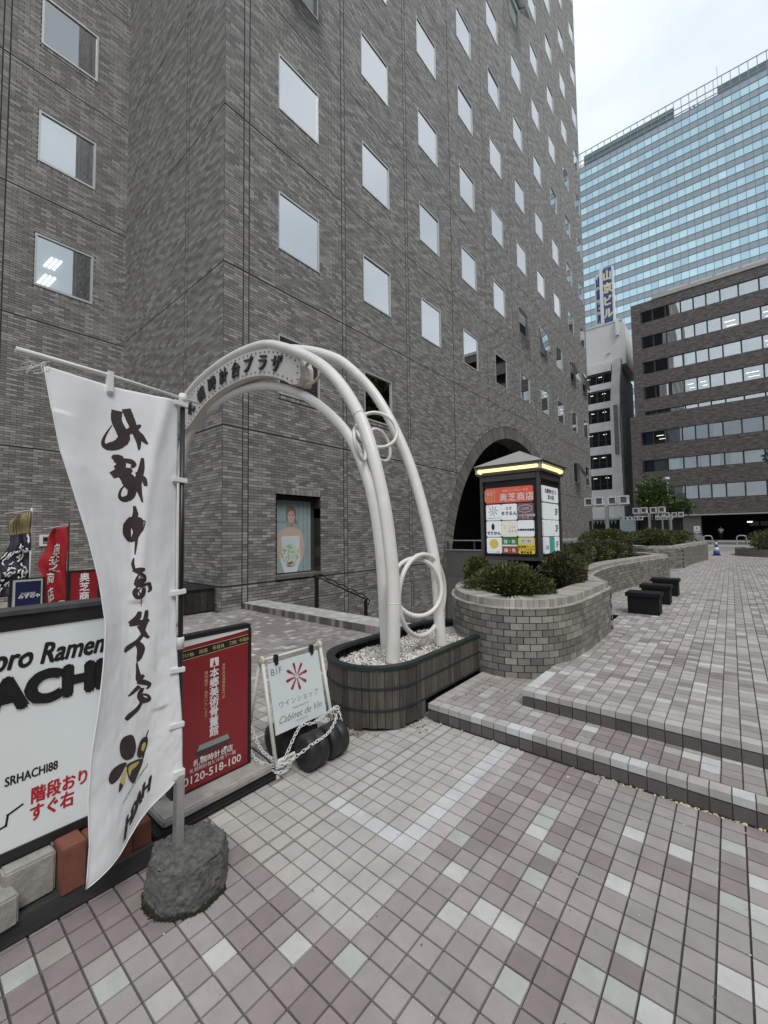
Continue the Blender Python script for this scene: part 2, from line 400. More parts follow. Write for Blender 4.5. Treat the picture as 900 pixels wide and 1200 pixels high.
for j in range(0, 330):
    y = SY2 + .055 + j * .1
    xm = min(X1, .07 * y + 1.6)
    for i in range(-14, int(xm * 10) + 1):
        x = i * .1 + .04
        if j == 0 and True: continue
        c = tcat(i, j + 40, True)
        if c in (0, 1) and rnd.random() < .5: c = rnd.choice((0, 2, 2))
        rows.append((x, y, c))
for j in range(40, 330):
    y = SY2 + .055 + j * .1
    for i in range(-26, -14): rows.append((i * .1 + .04, y, tcat(i, j, True)))
pave(rows, .26, 'terrace_tiles', terr, 300)
b = MB(); b.add([(-3, SY2 + 33, .262), (9, SY2 + 33, .262), (9, 46, .262), (-3, 46, .262)], [(0, 1, 2, 3)])
o = b.obj('far_paving', mat('far_tile_sheet', (.36, .34, .32), .7, .15, 6, rand=0), terr)
# nosing and riser tiles
def risers(y, x0, x1, zb, parent):
    x = x0
    while x < x1:
        m = TM[rnd.choice((5, 5, 6, 2, 2))]
        piece('nosing_tile', 'n', .094, .094, .045, m, parent, (x + .05, y + .05, zb + .13 - .045), (1, 0, 0), (0, 1, 0), (0, 0, 1))
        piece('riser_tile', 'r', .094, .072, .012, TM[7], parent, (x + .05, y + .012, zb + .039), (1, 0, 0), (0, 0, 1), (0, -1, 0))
        x += .1
risers(SY1, -2.06, 3.0, 0, steps); risers(SY2, -1.41, 3.0, .13, steps)
for j in range(1, 11):   # left return of the lower step, left return of the upper step
    piece('nosing_tile', 'n', .094, .094, .045, TM[2], steps, (-2.01, SY1 + .05 + j * .1, .089), (1, 0, 0), (0, 1, 0), (0, 0, 1))
for j in range(1, 6):
    piece('nosing_tile', 'n', .094, .094, .045, TM[6], steps, (-1.36, SY2 + .05 + j * .1, .219), (1, 0, 0), (0, 1, 0), (0, 0, 1))
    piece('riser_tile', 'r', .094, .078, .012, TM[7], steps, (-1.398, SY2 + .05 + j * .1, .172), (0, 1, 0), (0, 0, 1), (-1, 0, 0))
# fallen yellow petals along the foot of the steps
C = []; 
for k in range(120):
    q = rnd.random()
    x = rnd.uniform(-.75, .6) if q < .8 else rnd.uniform(-2.3, 0)
    y = SY1 - abs(rnd.gauss(0, .009)) - .006
    if q > .97: y -= rnd.uniform(0, .5)
    C.append((x, y, .001))
an = npr.rand(len(C)) * 6.28; s_ = .0035 + .005 * npr.rand(len(C))
pet = many('fallen_petals', C, np.stack([np.cos(an) * s_, np.sin(an) * s_, npr.randn(len(C)) * .001], 1), np.stack([-np.sin(an) * s_ * .6, np.cos(an) * s_ * .6, npr.randn(len(C)) * .001], 1), np.tile((0, 0, .002), (len(C), 1)), mat('petal_yellow', (.66, .58, .34), .8, .1))
tag(pet, 'small dry yellow petals scattered along the foot of the steps', 'petals')
C = []
for k in range(150):
    x, y = rnd.uniform(-2.2, .4), rnd.uniform(.7, 3.0)
    if k % 2: x = round((x + .01) / .1) * .1 - .01 + rnd.gauss(0, .004)
    C.append((x, y, .0004))
s_ = .0015 + .004 * npr.rand(len(C)); an = npr.rand(len(C)) * 6.28
fl_ = many('mortar_flecks', C, np.stack([np.cos(an) * s_, np.sin(an) * s_, 0 * s_], 1), np.stack([-np.sin(an) * s_, np.cos(an) * s_, 0 * s_], 1) * .7, np.tile((0, 0, .0006), (len(C), 1)), mat('fleck', (.5, .48, .44), .9, .2, tones=[(0, (.62, .6, .56)), (.55, (.12, .11, .10))], rand=.1), taper=.4)
tag(fl_, 'pale mortar flecks and dark gum spots on the plaza tiles', 'specks')
# street, far pavement
b = MB(); b.add([(-120, 46.5, .06), (120, 46.5, .06), (120, 61, .06), (-120, 61, .06)], [(0, 1, 2, 3)])
tag(b.obj('road', mat('asphalt', (.055, .055, .057), .85, .15, 5, .3, 80)), kind='structure')
b = MB(); b.box(-120, 120, 61, 400, -.01, .2); b.box(-9, 40, 46, 46.4, -.01, .22)
tag(b.obj('pavement', mat('pavement_concrete', (.34, .33, .31), .85, .1, 3)), kind='structure')
b = MB(); b.box(-60, 60, 51.9, 52.05, .0, .064); b.box(-60, 60, 55.9, 56.05, 0, .064)
tag(b.obj('road_marking', m_white), kind='structure')

# ================================================================== main office building
FX = -8.2; CY = 4.5; YE = 35.05; TOP = 50.5
WC = [5.912 + 3.056 * c for c in range(10)]; WW = 1.31; WH_ = 1.455
ZT = lambda r: 10.056 + 3.604 * (r - 2)
bld = thing('office_building', 'tall grey brown brick office block with rows of square windows and a big round arch', 'building', (-11, 18, 0))
wins = [(c, r) for c in range(10) for r in range(2, 13)] + [(0, 1), (1, 1), (8, 1), (9, 1)]
holes = [(WC[c], WC[c] + WW, ZT(r) - WH_ - .125, ZT(r)) for c, r in wins]
holes_b = [(h[0], h[1], h[2] + .125, h[3]) for h in holes]
PO = (5.85, 7.22, .54, 2.56); holes += [(PO[0], PO[1], PO[2], PO[3] + .13)]; holes_b += [PO]
DO = (33.9, 34.7, .0, 2.3); holes.append(DO); holes_b.append(DO)
AY, AZ, AR, ARo = 20.2, -.3, 6.5, 7.05
def cut(u0, u1, z0, z1, hs, arch=None):
    seg = [(u0, u1)]; zm = (z0 + z1) / 2
    hh = [(a, b_) for a, b_, c_, d_ in hs if c_ < zm < d_ and b_ > u0 and a < u1]
    if arch and zm - AZ < arch and zm > AZ - 3.2:
        q = math.sqrt(max(arch ** 2 - (zm - AZ) ** 2, 0)) if zm > AZ else arch
        if q > .02: hh.append((AY - q, AY + q))
    for a, b_ in sorted(hh):
        n = []
        for s, e in seg:
            if b_ <= s or a >= e: n.append((s, e)); continue
            if a > s: n.append((s, a))
            if b_ < e: n.append((b_, e))
        seg = n
    return seg
PJ = .0675; BL = .235
def lay(u0, u1, z0, z1, vj, hj, hs, arch=None):
    out = []; bands = [z0] + [h for h in hj if z0 < h < z1] + [z1]
    pans = []; a = u0
    for j, dbl in vj:
        if dbl: pans += [(a, j - .082), (j - .06, j + .06)]; a = j + .082
        else: pans += [(a, j - .014)]; a = j + .014
    pans.append((a, u1))
    for k in range(len(bands) - 1):
        zb = bands[k] + (.016 if k else 0); n = max(1, round((bands[k + 1] - .012 - zb) / PJ)); pj = (bands[k + 1] - .012 - zb) / n
        for c in range(n):
            a0, a1 = zb + c * pj + .005, zb + (c + 1) * pj - .005
            for s, e in pans:
                for s2, e2 in cut(s, e, a0, a1, hs, arch):
                    st = s if (e - s) < .2 else s - (BL / 2 if c % 2 else 0)
                    x = st + math.floor((s2 - st) / BL) * BL if e - s > .2 else s
                    while x < e2:
                        xa, xb = max(x, s2) + .0045, min(x + BL, e2) - .0045
                        if xb - xa > .02: out.append((xa, xb, a0, a1))
                        x += BL
    return out
vj = [(5.04 - .0, True)] + [(WC[c] - .78 - .0, True) for c in range(1, 10)]
vj = [(5.04, True), (8.15, True)] + [(WC[c] - .82, c < 3) for c in range(2, 10)]
hj = [.51] + [3.95 + 3.6 * k for k in range(0, 13)]
B1 = lay(CY, YE, -.0, TOP, vj, hj, holes, ARo + .018)
B1 += lay(5.55, 13.3, -3.2, -.0, [(8.15, True), (11.23, True)], [-1.8], [], None)
B2 = lay(-14.1, FX, 0, TOP, [(-12.55, True), (-9.96, True)], hj, [])            # side face, plane y = CY
wz = [16.75 + 3.5 * k for k in range(1, 9)] + [16.75, 13.35, 9.85]
whs = [(u, u + 1.335, z - 1.44 - .125, z) for z in wz for u in (2.31, -1.1, -4.5, -7.9)]
whs_b = [(h[0], h[1], h[2] + .125, h[3]) for h in whs]
hj2 = [.51, 3.95, 7.42, 10.9, 14.4] + [14.4 + 3.5 * k for k in range(1, 11)]
B3 = lay(-10, CY - .0, 0, 42, [(-5.2, True), (-1.8, True), (1.62, True)], hj2, whs)   # wing, plane x = -14.1
def place_bricks(B, org, ua, na):
    B = np.array(B); ua = np.array(ua, float); na = np.array(na, float); org = np.array(org, float)
    uc = (B[:, 0] + B[:, 1]) / 2; zc = (B[:, 2] + B[:, 3]) / 2
    C = org + uc[:, None] * ua + zc[:, None] * np.array([0, 0, 1.])
    U = ((B[:, 1] - B[:, 0]) / 2)[:, None] * ua; V = ((B[:, 3] - B[:, 2]) / 2)[:, None] * np.array([0, 0, 1.])
    return C, U, V, np.tile(na * .008, (len(B), 1))
parts = [place_bricks(B1, (FX, 0, 0), (0, 1, 0), (1, 0, 0)), place_bricks(B2, (0, CY, 0), (1, 0, 0), (0, -1, 0)), place_bricks(B3, (-14.1, 0, 0), (0, 1, 0), (1, 0, 0))]
C = np.concatenate([p[0] for p in parts]); U = np.concatenate([p[1] for p in parts]); V = np.concatenate([p[2] for p in parts]); H = np.concatenate([p[3] for p in parts])
# the nearest whole bricks of the corner are single pieces
full = (np.linalg.norm(U, axis=1) * 2 > .21) & (np.abs(C[:, 0] - FX) < .02) & (C[:, 1] > 4.4) & (C[:, 2] > .05) & (np.abs(np.linalg.norm(V, axis=1) * 2 - (PJ - .010)) < .004)
d = np.where(full, np.linalg.norm(C - np.array(EYE), axis=1), 1e9); near = np.argsort(d)[:300]
sel = np.zeros(len(C), bool); sel[near] = True
for k in near:
    piece('brick', 'b', .226, .0575, .008 + rnd.choice((0, 0, .001)), m_brick, bld, C[k], (0, 1, 0), (0, 0, 1), (1, 0, 0))
k = ~sel
ii = np.arange(len(C)); rvs = (ii * .38196 + npr.rand(len(C)) * .30 + (C[:, 2] / .0675).round() * .1731) % 1
many('brickwork', C[k], U[k], V[k], H[k], m_brick, bld, rv=rvs[k])
# soldier bricks below the windows, arch ring
C, U, V, H = [], [], [], []
def soldier(u0, u1, z0, z1, org, ua, na):
    n = round((u1 - u0) / .068); p = (u1 - u0) / n
    for i in range(n):
        C.append(Vector(org) + Vector(ua) * (u0 + (i + .5) * p) + Vector((0, 0, (z0 + z1) / 2))); U.append(Vector(ua) * (p / 2 - .004)); V.append(Vector((0, 0, (z1 - z0) / 2 - .004))); H.append(Vector(na) * .01)
for c, r in wins: soldier(WC[c], WC[c] + WW, ZT(r) - WH_ - .125, ZT(r) - WH_ - .02, (FX, 0, 0), (0, 1, 0), (1, 0, 0))
soldier(PO[0], PO[1], PO[3] + .0, PO[3] + .13, (FX, 0, 0), (0, 1, 0), (1, 0, 0))
for h in whs_b: soldier(h[0], h[1], h[2] - .125, h[2] - .02, (-14.1, 0, 0), (0, 1, 0), (1, 0, 0))
many('soldier_course', C, U, V, H, m_brick, bld, rv=npr.rand(len(C)))
C, U, V, H = [], [], [], []
nr = 260
for i in range(nr + 1):
    a = math.pi * i / nr; dr = Vector((0, math.cos(a), math.sin(a))); tg = Vector((0, -math.sin(a), math.cos(a)))
    if AZ + math.sin(a) * 6.8 < -.05 and False: continue
    for r0_, r1_ in ((AR, ARo - .012),):
        C.append(Vector((FX, AY, AZ)) + dr * (r0_ + r1_) / 2); U.append(tg * (math.pi * 6.6 / nr / 2 - .004)); V.append(dr * (r1_ - r0_) / 2); H.append(Vector((.012, 0, 0)))
    # soffit bricks
    if i % 2 == 0:
        for kx in range(3):
            C.append(Vector((FX - .15 - kx * .29, AY, AZ)) + dr * (AR + .01)); U.append(tg * (math.pi * AR / nr - .004)); V.append(Vector((.14, 0, 0))); H.append(dr * -.01)
many('arch_ring', C, U, V, H, mat('arch_ring_brick', (.2, .19, .17), .5, .1, 2, .3, 90, rand=.15, tones=[(0, (.175, .165, .15)), (.4, (.23, .215, .195)), (.75, (.14, .13, .12))], attr=True), bld, rv=npr.rand(len(C)))
# mortar backing with the openings left out
def backing(u0, u1, z0, z1, hs, org, ua, na, arch=None, off=.0, dz=.27):
    C, U, V, H = [], [], [], []
    zs = set([z0, z1])
    for h in hs: zs |= {h[2], h[3]}
    if arch:
        zs |= {AZ + arch * math.sin(math.pi / 2 * k / 40) for k in range(41)}
    zs = sorted(z for z in zs if z0 <= z <= z1)
    for a, b_ in zip(zs, zs[1:]):
        if b_ - a < 1e-4: continue
        for s, e in cut(u0, u1, a, b_, hs, arch):
            C.append(Vector(org) + Vector(ua) * (s + e) / 2 + Vector((0, 0, (a + b_) / 2)) - Vector(na) * .25); U.append(Vector(ua) * (e - s) / 2); V.append(Vector((0, 0, (b_ - a) / 2))); H.append(Vector(na) * (.249 + off))
    return C, U, V, H
P = [backing(CY - .0, YE, -3.2, TOP, holes_b, (FX, 0, 0), (0, 1, 0), (1, 0, 0), AR + .2),
     backing(-14.2, FX - .26, -.1, TOP, [], (0, CY, 0), (1, 0, 0), (0, -1, 0)),
     backing(-10, CY - .26 + .25, -.1, 42, whs_b, (-14.1, 0, 0), (0, 1, 0), (1, 0, 0))]
o = many('wall', sum((p[0] for p in P), []), sum((p[1] for p in P), []), sum((p[2] for p in P), []), sum((p[3] for p in P), []), m_mortar, bld, kind=None)
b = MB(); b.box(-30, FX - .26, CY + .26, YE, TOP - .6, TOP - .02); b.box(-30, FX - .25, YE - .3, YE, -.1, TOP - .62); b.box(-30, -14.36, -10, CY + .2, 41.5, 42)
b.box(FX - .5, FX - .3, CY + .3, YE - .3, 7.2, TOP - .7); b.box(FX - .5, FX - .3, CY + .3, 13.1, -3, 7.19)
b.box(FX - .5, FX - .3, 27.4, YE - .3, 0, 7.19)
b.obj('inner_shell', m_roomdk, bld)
# windows
def window_mesh(w, h, fr=.045, dep=.13, mull=None):
    b = MB()   # frame in local coords: x depth (outward +), y along, z up from 0
    b.box(-dep, .018, 0, fr, 0, h); b.box(-dep, .018, w - fr, w, 0, h); b.box(-dep, .0175, fr, w - fr, 0, fr); b.box(-dep, .0175, fr, w - fr, h - fr, h)
    if mull: b.box(-.08, -.04, mull - .02, mull + .02, fr, h - fr)
    b.box(-dep, .03, -.0, w, -.018, -.001)
    return b.mesh('window')
wm = window_mesh(WW, WH_, .035); wm.materials.append(m_alum)
b = MB(); b.box(-.022, -.014, .035, WW - .035, .035, WH_ - .035); pm = b.mesh('pane'); pm.materials.append(m_pane)
def blind_mesh(w, h, zlo, step=.13):
    b = MB(); y = .04
    while y < w - .05:
        y2 = min(y + step, w - .04); b.add([(-.125, y, zlo), (-.118, y2 - .003, zlo), (-.118, y2 - .003, h - .04), (-.125, y, h - .04)], [(0, 1, 2, 3)]); y = y2
    b.box(-.16, -.15, .0, w, 0, h)
    return b
m_back = mat('room_grey', (.055, .065, .066), .9, .3, 1.5)
def mk_blind(w, h, zlo):
    b = blind_mesh(w, h, zlo); me = b.mesh('blind'); me.materials.append(m_blind); me.materials.append(m_back)
    n = len(me.polygons)
    for i in range(n - 6, n): me.polygons[i].material_index = 1
    return me
bm_full = mk_blind(WW, WH_, .05); bm_half = mk_blind(WW, WH_, .75); bm_none = mk_blind(WW, WH_, WH_ - .12)
opened = {(0, 4): 24, (5, 8): 30, (5, 3): 28, (8, 1): 30, (6, 3): 10, (8, 3): 14, (9, 3): 12}
for c, r in wins:
    wo = O('window', wm, None, bld, (FX, WC[c], ZT(r) - WH_)); W(wo)
    po = O('pane', pm, None, wo, (0, 0, 0)); po.rotation_euler = (0, rnd.gauss(0, .004), rnd.gauss(0, .004))
    if (c, r) in opened: po.rotation_euler = (0, R(-opened[(c, r)]), 0); po.location = (math.sin(R(opened[(c, r)])) * WH_ + .05, 0, (1 - math.cos(R(opened[(c, r)]))) * WH_)
    q = rnd.random()
    me = bm_none if r == 1 or (r == 2 and c > 2 and q < .6) else bm_full if q < .7 else bm_half
    O('blind', me, None, wo, (0, 0, 0))
# wing windows
wm2 = window_mesh(1.335, 1.44, .05, .14, .93); wm2.materials.append(m_alum)
b = MB(); b.box(-.03, -.022, .05, 1.285, .05, 1.39); pm2 = b.mesh('pane'); pm2.materials.append(glassmat('wing_glass', lo=.3))
b = MB(); b.box(-.2, -.19, .02, .93, .02, 1.42); bl2 = b.mesh('blind'); bl2.materials.append(mat('blind_blue_grey', (.36, .41, .45), .7, .06, 3))
b = MB(); b.box(-.185, -.175, .935, 1.31, .02, 1.42); dk2 = b.mesh('curtain'); dk2.materials.append(mat('dark_curtain', (.05, .052, .05), .8, .3, 5, stretch=(1, 4, .1)))
m_lamp = mat('fluorescent_tube', (.9, .9, .9), .5, 0, emit=(1, .98, .9), es=1.6)
for k, h in enumerate(whs_b):
    wo = O('window', wm2, None, bld, (-14.1, h[0], h[2])); W(wo)
    O('pane', pm2, None, wo, (0, 0, 0)); O('curtain', dk2, None, wo, (0, 0, 0)); O('blind', bl2, None, wo, (0, 0, 0))
    if abs(h[3] - 9.85) < .01 and h[0] > 2:
        b = MB()
        for (yy, zz) in ((.33, .85), (.2, .3)):
            for q in range(3):
                T = Matrix.Translation((-.17, yy + q * .1, zz)) @ Matrix.Rotation(R(-28), 4, 'X'); b.box(0, .01, -.03, .03, -.2, .2, T=T)
        b.obj('ceiling_light', m_lamp, wo, (0, 0, 0))
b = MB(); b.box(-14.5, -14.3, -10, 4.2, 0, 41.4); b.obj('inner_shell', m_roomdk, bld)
# interior behind the arch
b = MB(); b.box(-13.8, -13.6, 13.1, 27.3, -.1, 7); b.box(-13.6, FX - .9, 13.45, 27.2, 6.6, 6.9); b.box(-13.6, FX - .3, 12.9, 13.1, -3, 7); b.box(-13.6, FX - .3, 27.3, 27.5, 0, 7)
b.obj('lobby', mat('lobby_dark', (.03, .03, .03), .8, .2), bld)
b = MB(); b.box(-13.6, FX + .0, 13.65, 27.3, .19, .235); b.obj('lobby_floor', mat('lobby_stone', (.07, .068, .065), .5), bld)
b = MB()
for x, y in ((-9.6, 16.2), (-9.9, 17.6), (-10.6, 15.4), (-11.6, 18.6), (-10.2, 20), (-12.2, 16.4), (-9.4, 22.3)):
    b.box(x - .12, x + .12, y - .035, y + .035, 6.2, 6.24) if rnd.random() < .6 else b.lathe([(.06, 0), (.06, .05)], (x, y, 6.1), 10)
b.obj('ceiling_light', mat('lobby_lamp', (1, .95, .8), .5, 0, emit=(1, .9, .7), es=3), bld)
b = MB()
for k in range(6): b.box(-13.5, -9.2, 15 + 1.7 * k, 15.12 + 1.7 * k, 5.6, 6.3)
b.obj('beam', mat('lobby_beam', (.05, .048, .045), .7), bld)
# poster in its recess
po = MB(); a = PO; X0 = FX - .25
po.box(X0 - .03, X0, a[0] - .02, a[1] + .02, a[2] - .02, a[3] + .02); po.box(X0, FX + .004, a[0] - .03, a[0], a[2], a[3]); po.box(X0, FX + .004, a[1], a[1] + .03, a[2], a[3]); po.box(X0, FX + .004, a[0], a[1], a[3], a[3] + .03)
po.obj('poster_recess', mat('recess_dark', (.06, .052, .048), .6, .1), bld)
b = MB(); b.box(X0, FX + .05, a[0] - .01, a[1] + .01, a[2] - .0, a[2] + .09); b.obj('poster_sill', mat('sill_stone', (.16, .145, .13), .5, .1), bld)
poster = thing('bridal_poster', 'backlit poster of a bride in a white strapless dress holding a pale green bouquet', 'poster', (X0 + .02, 6.05, .66))
P = Print(); wp, hp = 1.05, 1.78
pc = [mat('poster_' + n, c, .35, v, 8) for n, c, v in (('teal', (.33, .42, .43), .12), ('grey_teal', (.24, .31, .32), .1), ('skin', (.60, .45, .37), .06), ('hair', (.27, .20, .13), .3), ('dress', (.66, .72, .74), .06), ('leaf', (.34, .46, .26), .25), ('petal', (.62, .70, .55), .1), ('dark', (.06, .05, .045), 0), ('lip', (.45, .16, .14), 0), ('skin_dark', (.40, .27, .21), .05))]
P.poly([(0, 0), (wp, 0), (wp, hp), (0, hp)], 0)
for x0, x1 in ((.30, .34), (.62, .66), (.80, .83), (.93, .95)): P.poly([(x0, 0), (x1, 0), (x1, hp), (x0, hp)], 1, .001)
P.poly([(0, 1.22), (.3, 1.22), (.3, 1.27), (0, 1.27)], 1, .0012)
P.ell(.42, 1.46, .165, .20, 3, .002); P.ell(.55, 1.30, .04, .13, 3, .0024, .25); P.ell(.30, 1.36, .03, .09, 3, .0024, -.2)
P.poly([(.36, 1.05), (.49, 1.05), (.50, 1.28), (.35, 1.28)], 9, .003)
P.poly([(.02, .92), (.10, 1.03), (.35, 1.12), (.49, 1.12), (.72, 1.03), (.80, .92), (.84, .60), (.80, .34), (.64, .18), (.52, .10), (.30, .10), (.14, .20), (.03, .38), (0, .6)], 2, .0035)
P.ell(.42, 1.385, .108, .155, 2, .005)
P.poly([(.30, 1.46), (.33, 1.57), (.42, 1.60), (.51, 1.57), (.545, 1.44), (.49, 1.52), (.40, 1.53)], 3, .006)
for x in (.375, .47): P.ell(x, 1.405, .02, .010, 7, .0065); P.ell(x, 1.435, .028, .006, 3, .0065)
P.ell(.423, 1.35, .014, .012, 9, .0065); P.ell(.423, 1.30, .034, .010, 8, .0065)
P.poly([(.12, .88), (.26, .905), (.42, .89), (.58, .905), (.70, .88), (.68, .60), (.72, .30), (.60, .0), (.22, .0), (.10, .30), (.15, .60)], 4, .0042)
for k in range(6): P.poly([(.2 + .07 * k, .15), (.205 + .07 * k, .15), (.225 + .065 * k, .84), (.22 + .065 * k, .84)], 0, .0046)
P.ell(.40, .45, .27, .235, 5, .006)
for k in range(70):
    t = rnd.uniform(0, 6.28); q = math.sqrt(rnd.random()) * .23; P.ell(.40 + q * math.cos(t) * 1.1, .46 + q * math.sin(t) * .93, .034, .03, 6 if k % 3 else 4, .0065 + k * 4e-5, n=9)
P.ell(.37, .19, .09, .05, 9, .0125); P.ell(.46, .19, .08, .045, 2, .0130); P.ell(.40, .23, .06, .02, 7, .0135)
P.out('print', pc, poster, (X0 + .021, 6.04, .66), (0, 1, 0), (0, 0, 1))
b = MB(); b.box(X0 + .0, X0 + .019, 6.04, 7.09, .655, 2.45); b.obj('backing_board', m_black, poster)

# notice plate on the wing wall
nb = thing('notice_plate', 'small framed notice on the left brick wall behind the red flag', 'notice', (-14.08, 2.7, 1.4))
b = MB(); b.box(-14.092, -14.06, 2.59, 2.85, 1.37, 1.67); b.obj('frame', m_white, nb)
P = Print(); P.poly([(-.06, -.1), (.09, -.1), (.09, .1), (-.06, .1)], 0); P.poly([(-.05, -.02), (.08, -.02), (.08, .07), (-.05, .07)], 1, .001); P.out('print', [mat('notice_ink', (.2, .22, .18), .5, .3, 40), m_ink], nb, (-14.058, 2.72, 1.52), (0, 1, 0), (0, 0, 1))

# kerb beside the sunken court
kerb = thing('court_kerb', None, None, (-6, 5.2, 0)); kerb['kind'] = 'structure'
b = MB(); b.box(-8.195, -3.35, 4.99, 5.52, -.01, .128); b.obj('kerb_core', m_grout, kerb)
x = -8.19; n = 0
while x < -3.42:
    for q in range(5): piece('nosing_tile', 'n', .094, .094, .012, TM[5] if rnd.random() < .7 else TM[6], kerb, (x + .05, 5.03 + .102 * q, .121), (1, 0, 0), (0, 1, 0), (0, 0, 1))
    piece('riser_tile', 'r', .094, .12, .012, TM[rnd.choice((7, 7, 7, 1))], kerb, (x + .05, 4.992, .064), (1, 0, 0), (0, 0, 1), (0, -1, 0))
    x += .1
# wavy handrail going down
hr = thing('stair_handrail', 'dark wavy metal handrail sloping down beside the brick wall', 'handrail', (-7.6, 6.5, 0))
m_bronze = mat('dark_bronze', (.05, .035, .028), .35, .2, metal=.5)
A0, A1 = Vector((-7.4, 6.40, .615)), Vector((-7.4, 8.12, -.14))
b = MB(); b.tube([A0, A1], .019, 8); b.obj('rail', m_bronze, hr)
b = MB(); pts = []
for k in range(61):
    t = k / 60; p = A0.lerp(A1, t); pts.append(p + Vector((0, 0, .045 + .05 * abs(math.sin(t * math.pi * 5)))))
pts = [A0 + Vector((0, -.22, -.0))] + pts + [A1 + Vector((0, .10, -.04)), A1 + Vector((0, .05, -.14))]
b.tube(pts, .015, 8); b.obj('wavy_rail', m_bronze, hr)
for p, zz in ((A0, -.1), (A1 + Vector((0, -.05, 0)), -1.2)):
    b = MB(); b.box(p.x - .025, p.x + .025, p.y - .04, p.y + .04, zz, p.z); b.obj('post', m_bronze, hr)
# black timber planter box against the corner
bb = thing('black_planter_box', 'low black wooden box standing against the brick corner', 'planter box', (-9.1, 4.15, 0))
mw = mat('black_stained_timber', (.035, .033, .03), .7, .5, 12, .5, 40, stretch=(1, 1, .3), rand=.3)
for k in range(8):
    b = MB(); b.box(-9.6 + .148 * k, -9.6 + .148 * k + .142, 3.82, 3.85, .03, .46); b.obj('plank', mw, bb)
    if k < 4: b = MB(); b.box(-8.44, -8.41, 3.86 + .15 * k, 3.86 + .15 * k + .144, .03, .46); b.obj('plank', mw, bb)
b = MB(); b.box(-9.62, -8.39, 3.80, 4.46, .46, .50); b.box(-9.58, -8.45, 3.86, 4.44, .0, .455); b.obj('lid', m_black, bb)

# ================================================================== planters of the terrace
def wall_path(pts, n=10):
    P = spline([(x, y, 0) for x, y in pts], n); return P
def resample(P, step):
    out = [P[0].copy()]; acc = 0
    for a, b_ in zip(P, P[1:]):
        Ld = (b_ - a).length
        if Ld == 0: continue
        pos = 0
        while acc + (Ld - pos) >= step:
            pos += step - acc; out.append(a.lerp(b_, pos / Ld)); acc = 0
        acc += Ld - pos
    return out
def planter(name, label, segs, z0, nparts, loc, zleft=None):
    t = thing(name, label, 'planter wall', loc)
    C, U, V, H = [], [], [], []
    CC, CU, CV, CH = [], [], [], []
    core = MB(); capb = MB()
    for pts in segs:
        fine = wall_path(pts)
        q = resample(fine, .0625)
        nrm = []
        for i in range(len(q)):
            a = q[max(i - 1, 0)]; b_ = q[min(i + 1, len(q) - 1)]; tt = (b_ - a).normalized(); nrm.append(Vector((tt.y, -tt.x, 0)))
        for k in range(10):
            za = z0 + .069 * k; i = k % 2
            while i + 2 < len(q):
                a, b_ = q[i], q[i + 2]; n_ = nrm[i + 1]; m_ = (a + b_) / 2; u_ = (b_ - a)
                C.append(m_ + Vector((0, 0, za + .0345)) - n_ * .004); U.append(u_ / 2 * .93); V.append(Vector((0, 0, .0305))); H.append(n_ * .014)
                i += 2
        top = z0 + .69
        for i in range(0, len(q) - 1, 1):
            a, b_ = q[i], q[i + 1]; n_ = (nrm[i] + nrm[i + 1]).normalized(); m_ = (a + b_) / 2; u_ = (b_ - a)
            # ledge course
            if i % 2 == 0 and i + 2 < len(q):
                m2 = (q[i] + q[i + 2]) / 2; u2 = q[i + 2] - q[i]
                CC.append(m2 - n_ * .05 + Vector((0, 0, top + .0))); CU.append(u2 / 2 * .96); CV.append(n_ * .065); CH.append(Vector((0, 0, .012)))
            capw = .30
            CC.append(m_ - n_ * (.035 + capw / 2) + Vector((0, 0, top + .012))); CU.append(u_ / 2 * .88); CV.append(n_ * capw / 2); CH.append(Vector((0, 0, .075)))
        # core strip
        base = len(core.v); L_ = len(q)
        for i in range(L_):
            n_ = nrm[i]
            for off, z in ((-.006, z0 - .15), (-.006, top - .002), (-.29, top - .002), (-.29, z0 - .15)):
                p = q[i] + n_ * off; core.v.append((p.x, p.y, z))
        for i in range(L_ - 1):
            for k in range(4):
                a = base + i * 4 + k; b_ = base + i * 4 + (k + 1) % 4; core.f.append((a, b_, b_ + 4, a + 4)); core.mi.append(0); core.sm.append(False)
        base = len(capb.v)
        for i in range(L_):
            n_ = nrm[i]
            for off, z in ((-.045, top), (-.052, top + .066), (-.325, top + .066), (-.325, top)):
                p = q[i] + n_ * off; capb.v.append((p.x, p.y, z))
        for i in range(L_ - 1):
            for k in range(4):
                a = base + i * 4 + k; b_ = base + i * 4 + (k + 1) % 4; capb.f.append((a, b_, b_ + 4, a + 4)); capb.mi.append(0); capb.sm.append(False)
    core.obj('wall_core', m_mortar, t); capb.obj('cap_core', m_mortar, t)
    C = np.array(C); U = np.array(U); V = np.array(V); H = np.array(H)
    d = np.linalg.norm(C - np.array(EYE), axis=1)
    face = np.einsum('ij,ij->i', H, np.array(EYE) - C) > 0
    order = np.argsort(np.where(face, d, d + 1e3)); near = order[:nparts]; sel = np.zeros(len(C), bool); sel[near] = True
    for k in near:
        ux = Vector(U[k]).normalized(); hx = Vector(H[k]).normalized()
        piece('brick', 'p', .1165, .061, .014, m_pbrick, t, C[k], ux, (0, 0, 1), hx)
    many('brickwork', C[~sel], U[~sel], V[~sel], H[~sel], m_pbrick, t)
    CC, CU, CV, CH = map(np.array, (CC, CU, CV, CH))
    many('cap_bricks', CC, CU, CV, CH, m_pcap, t)
    return t
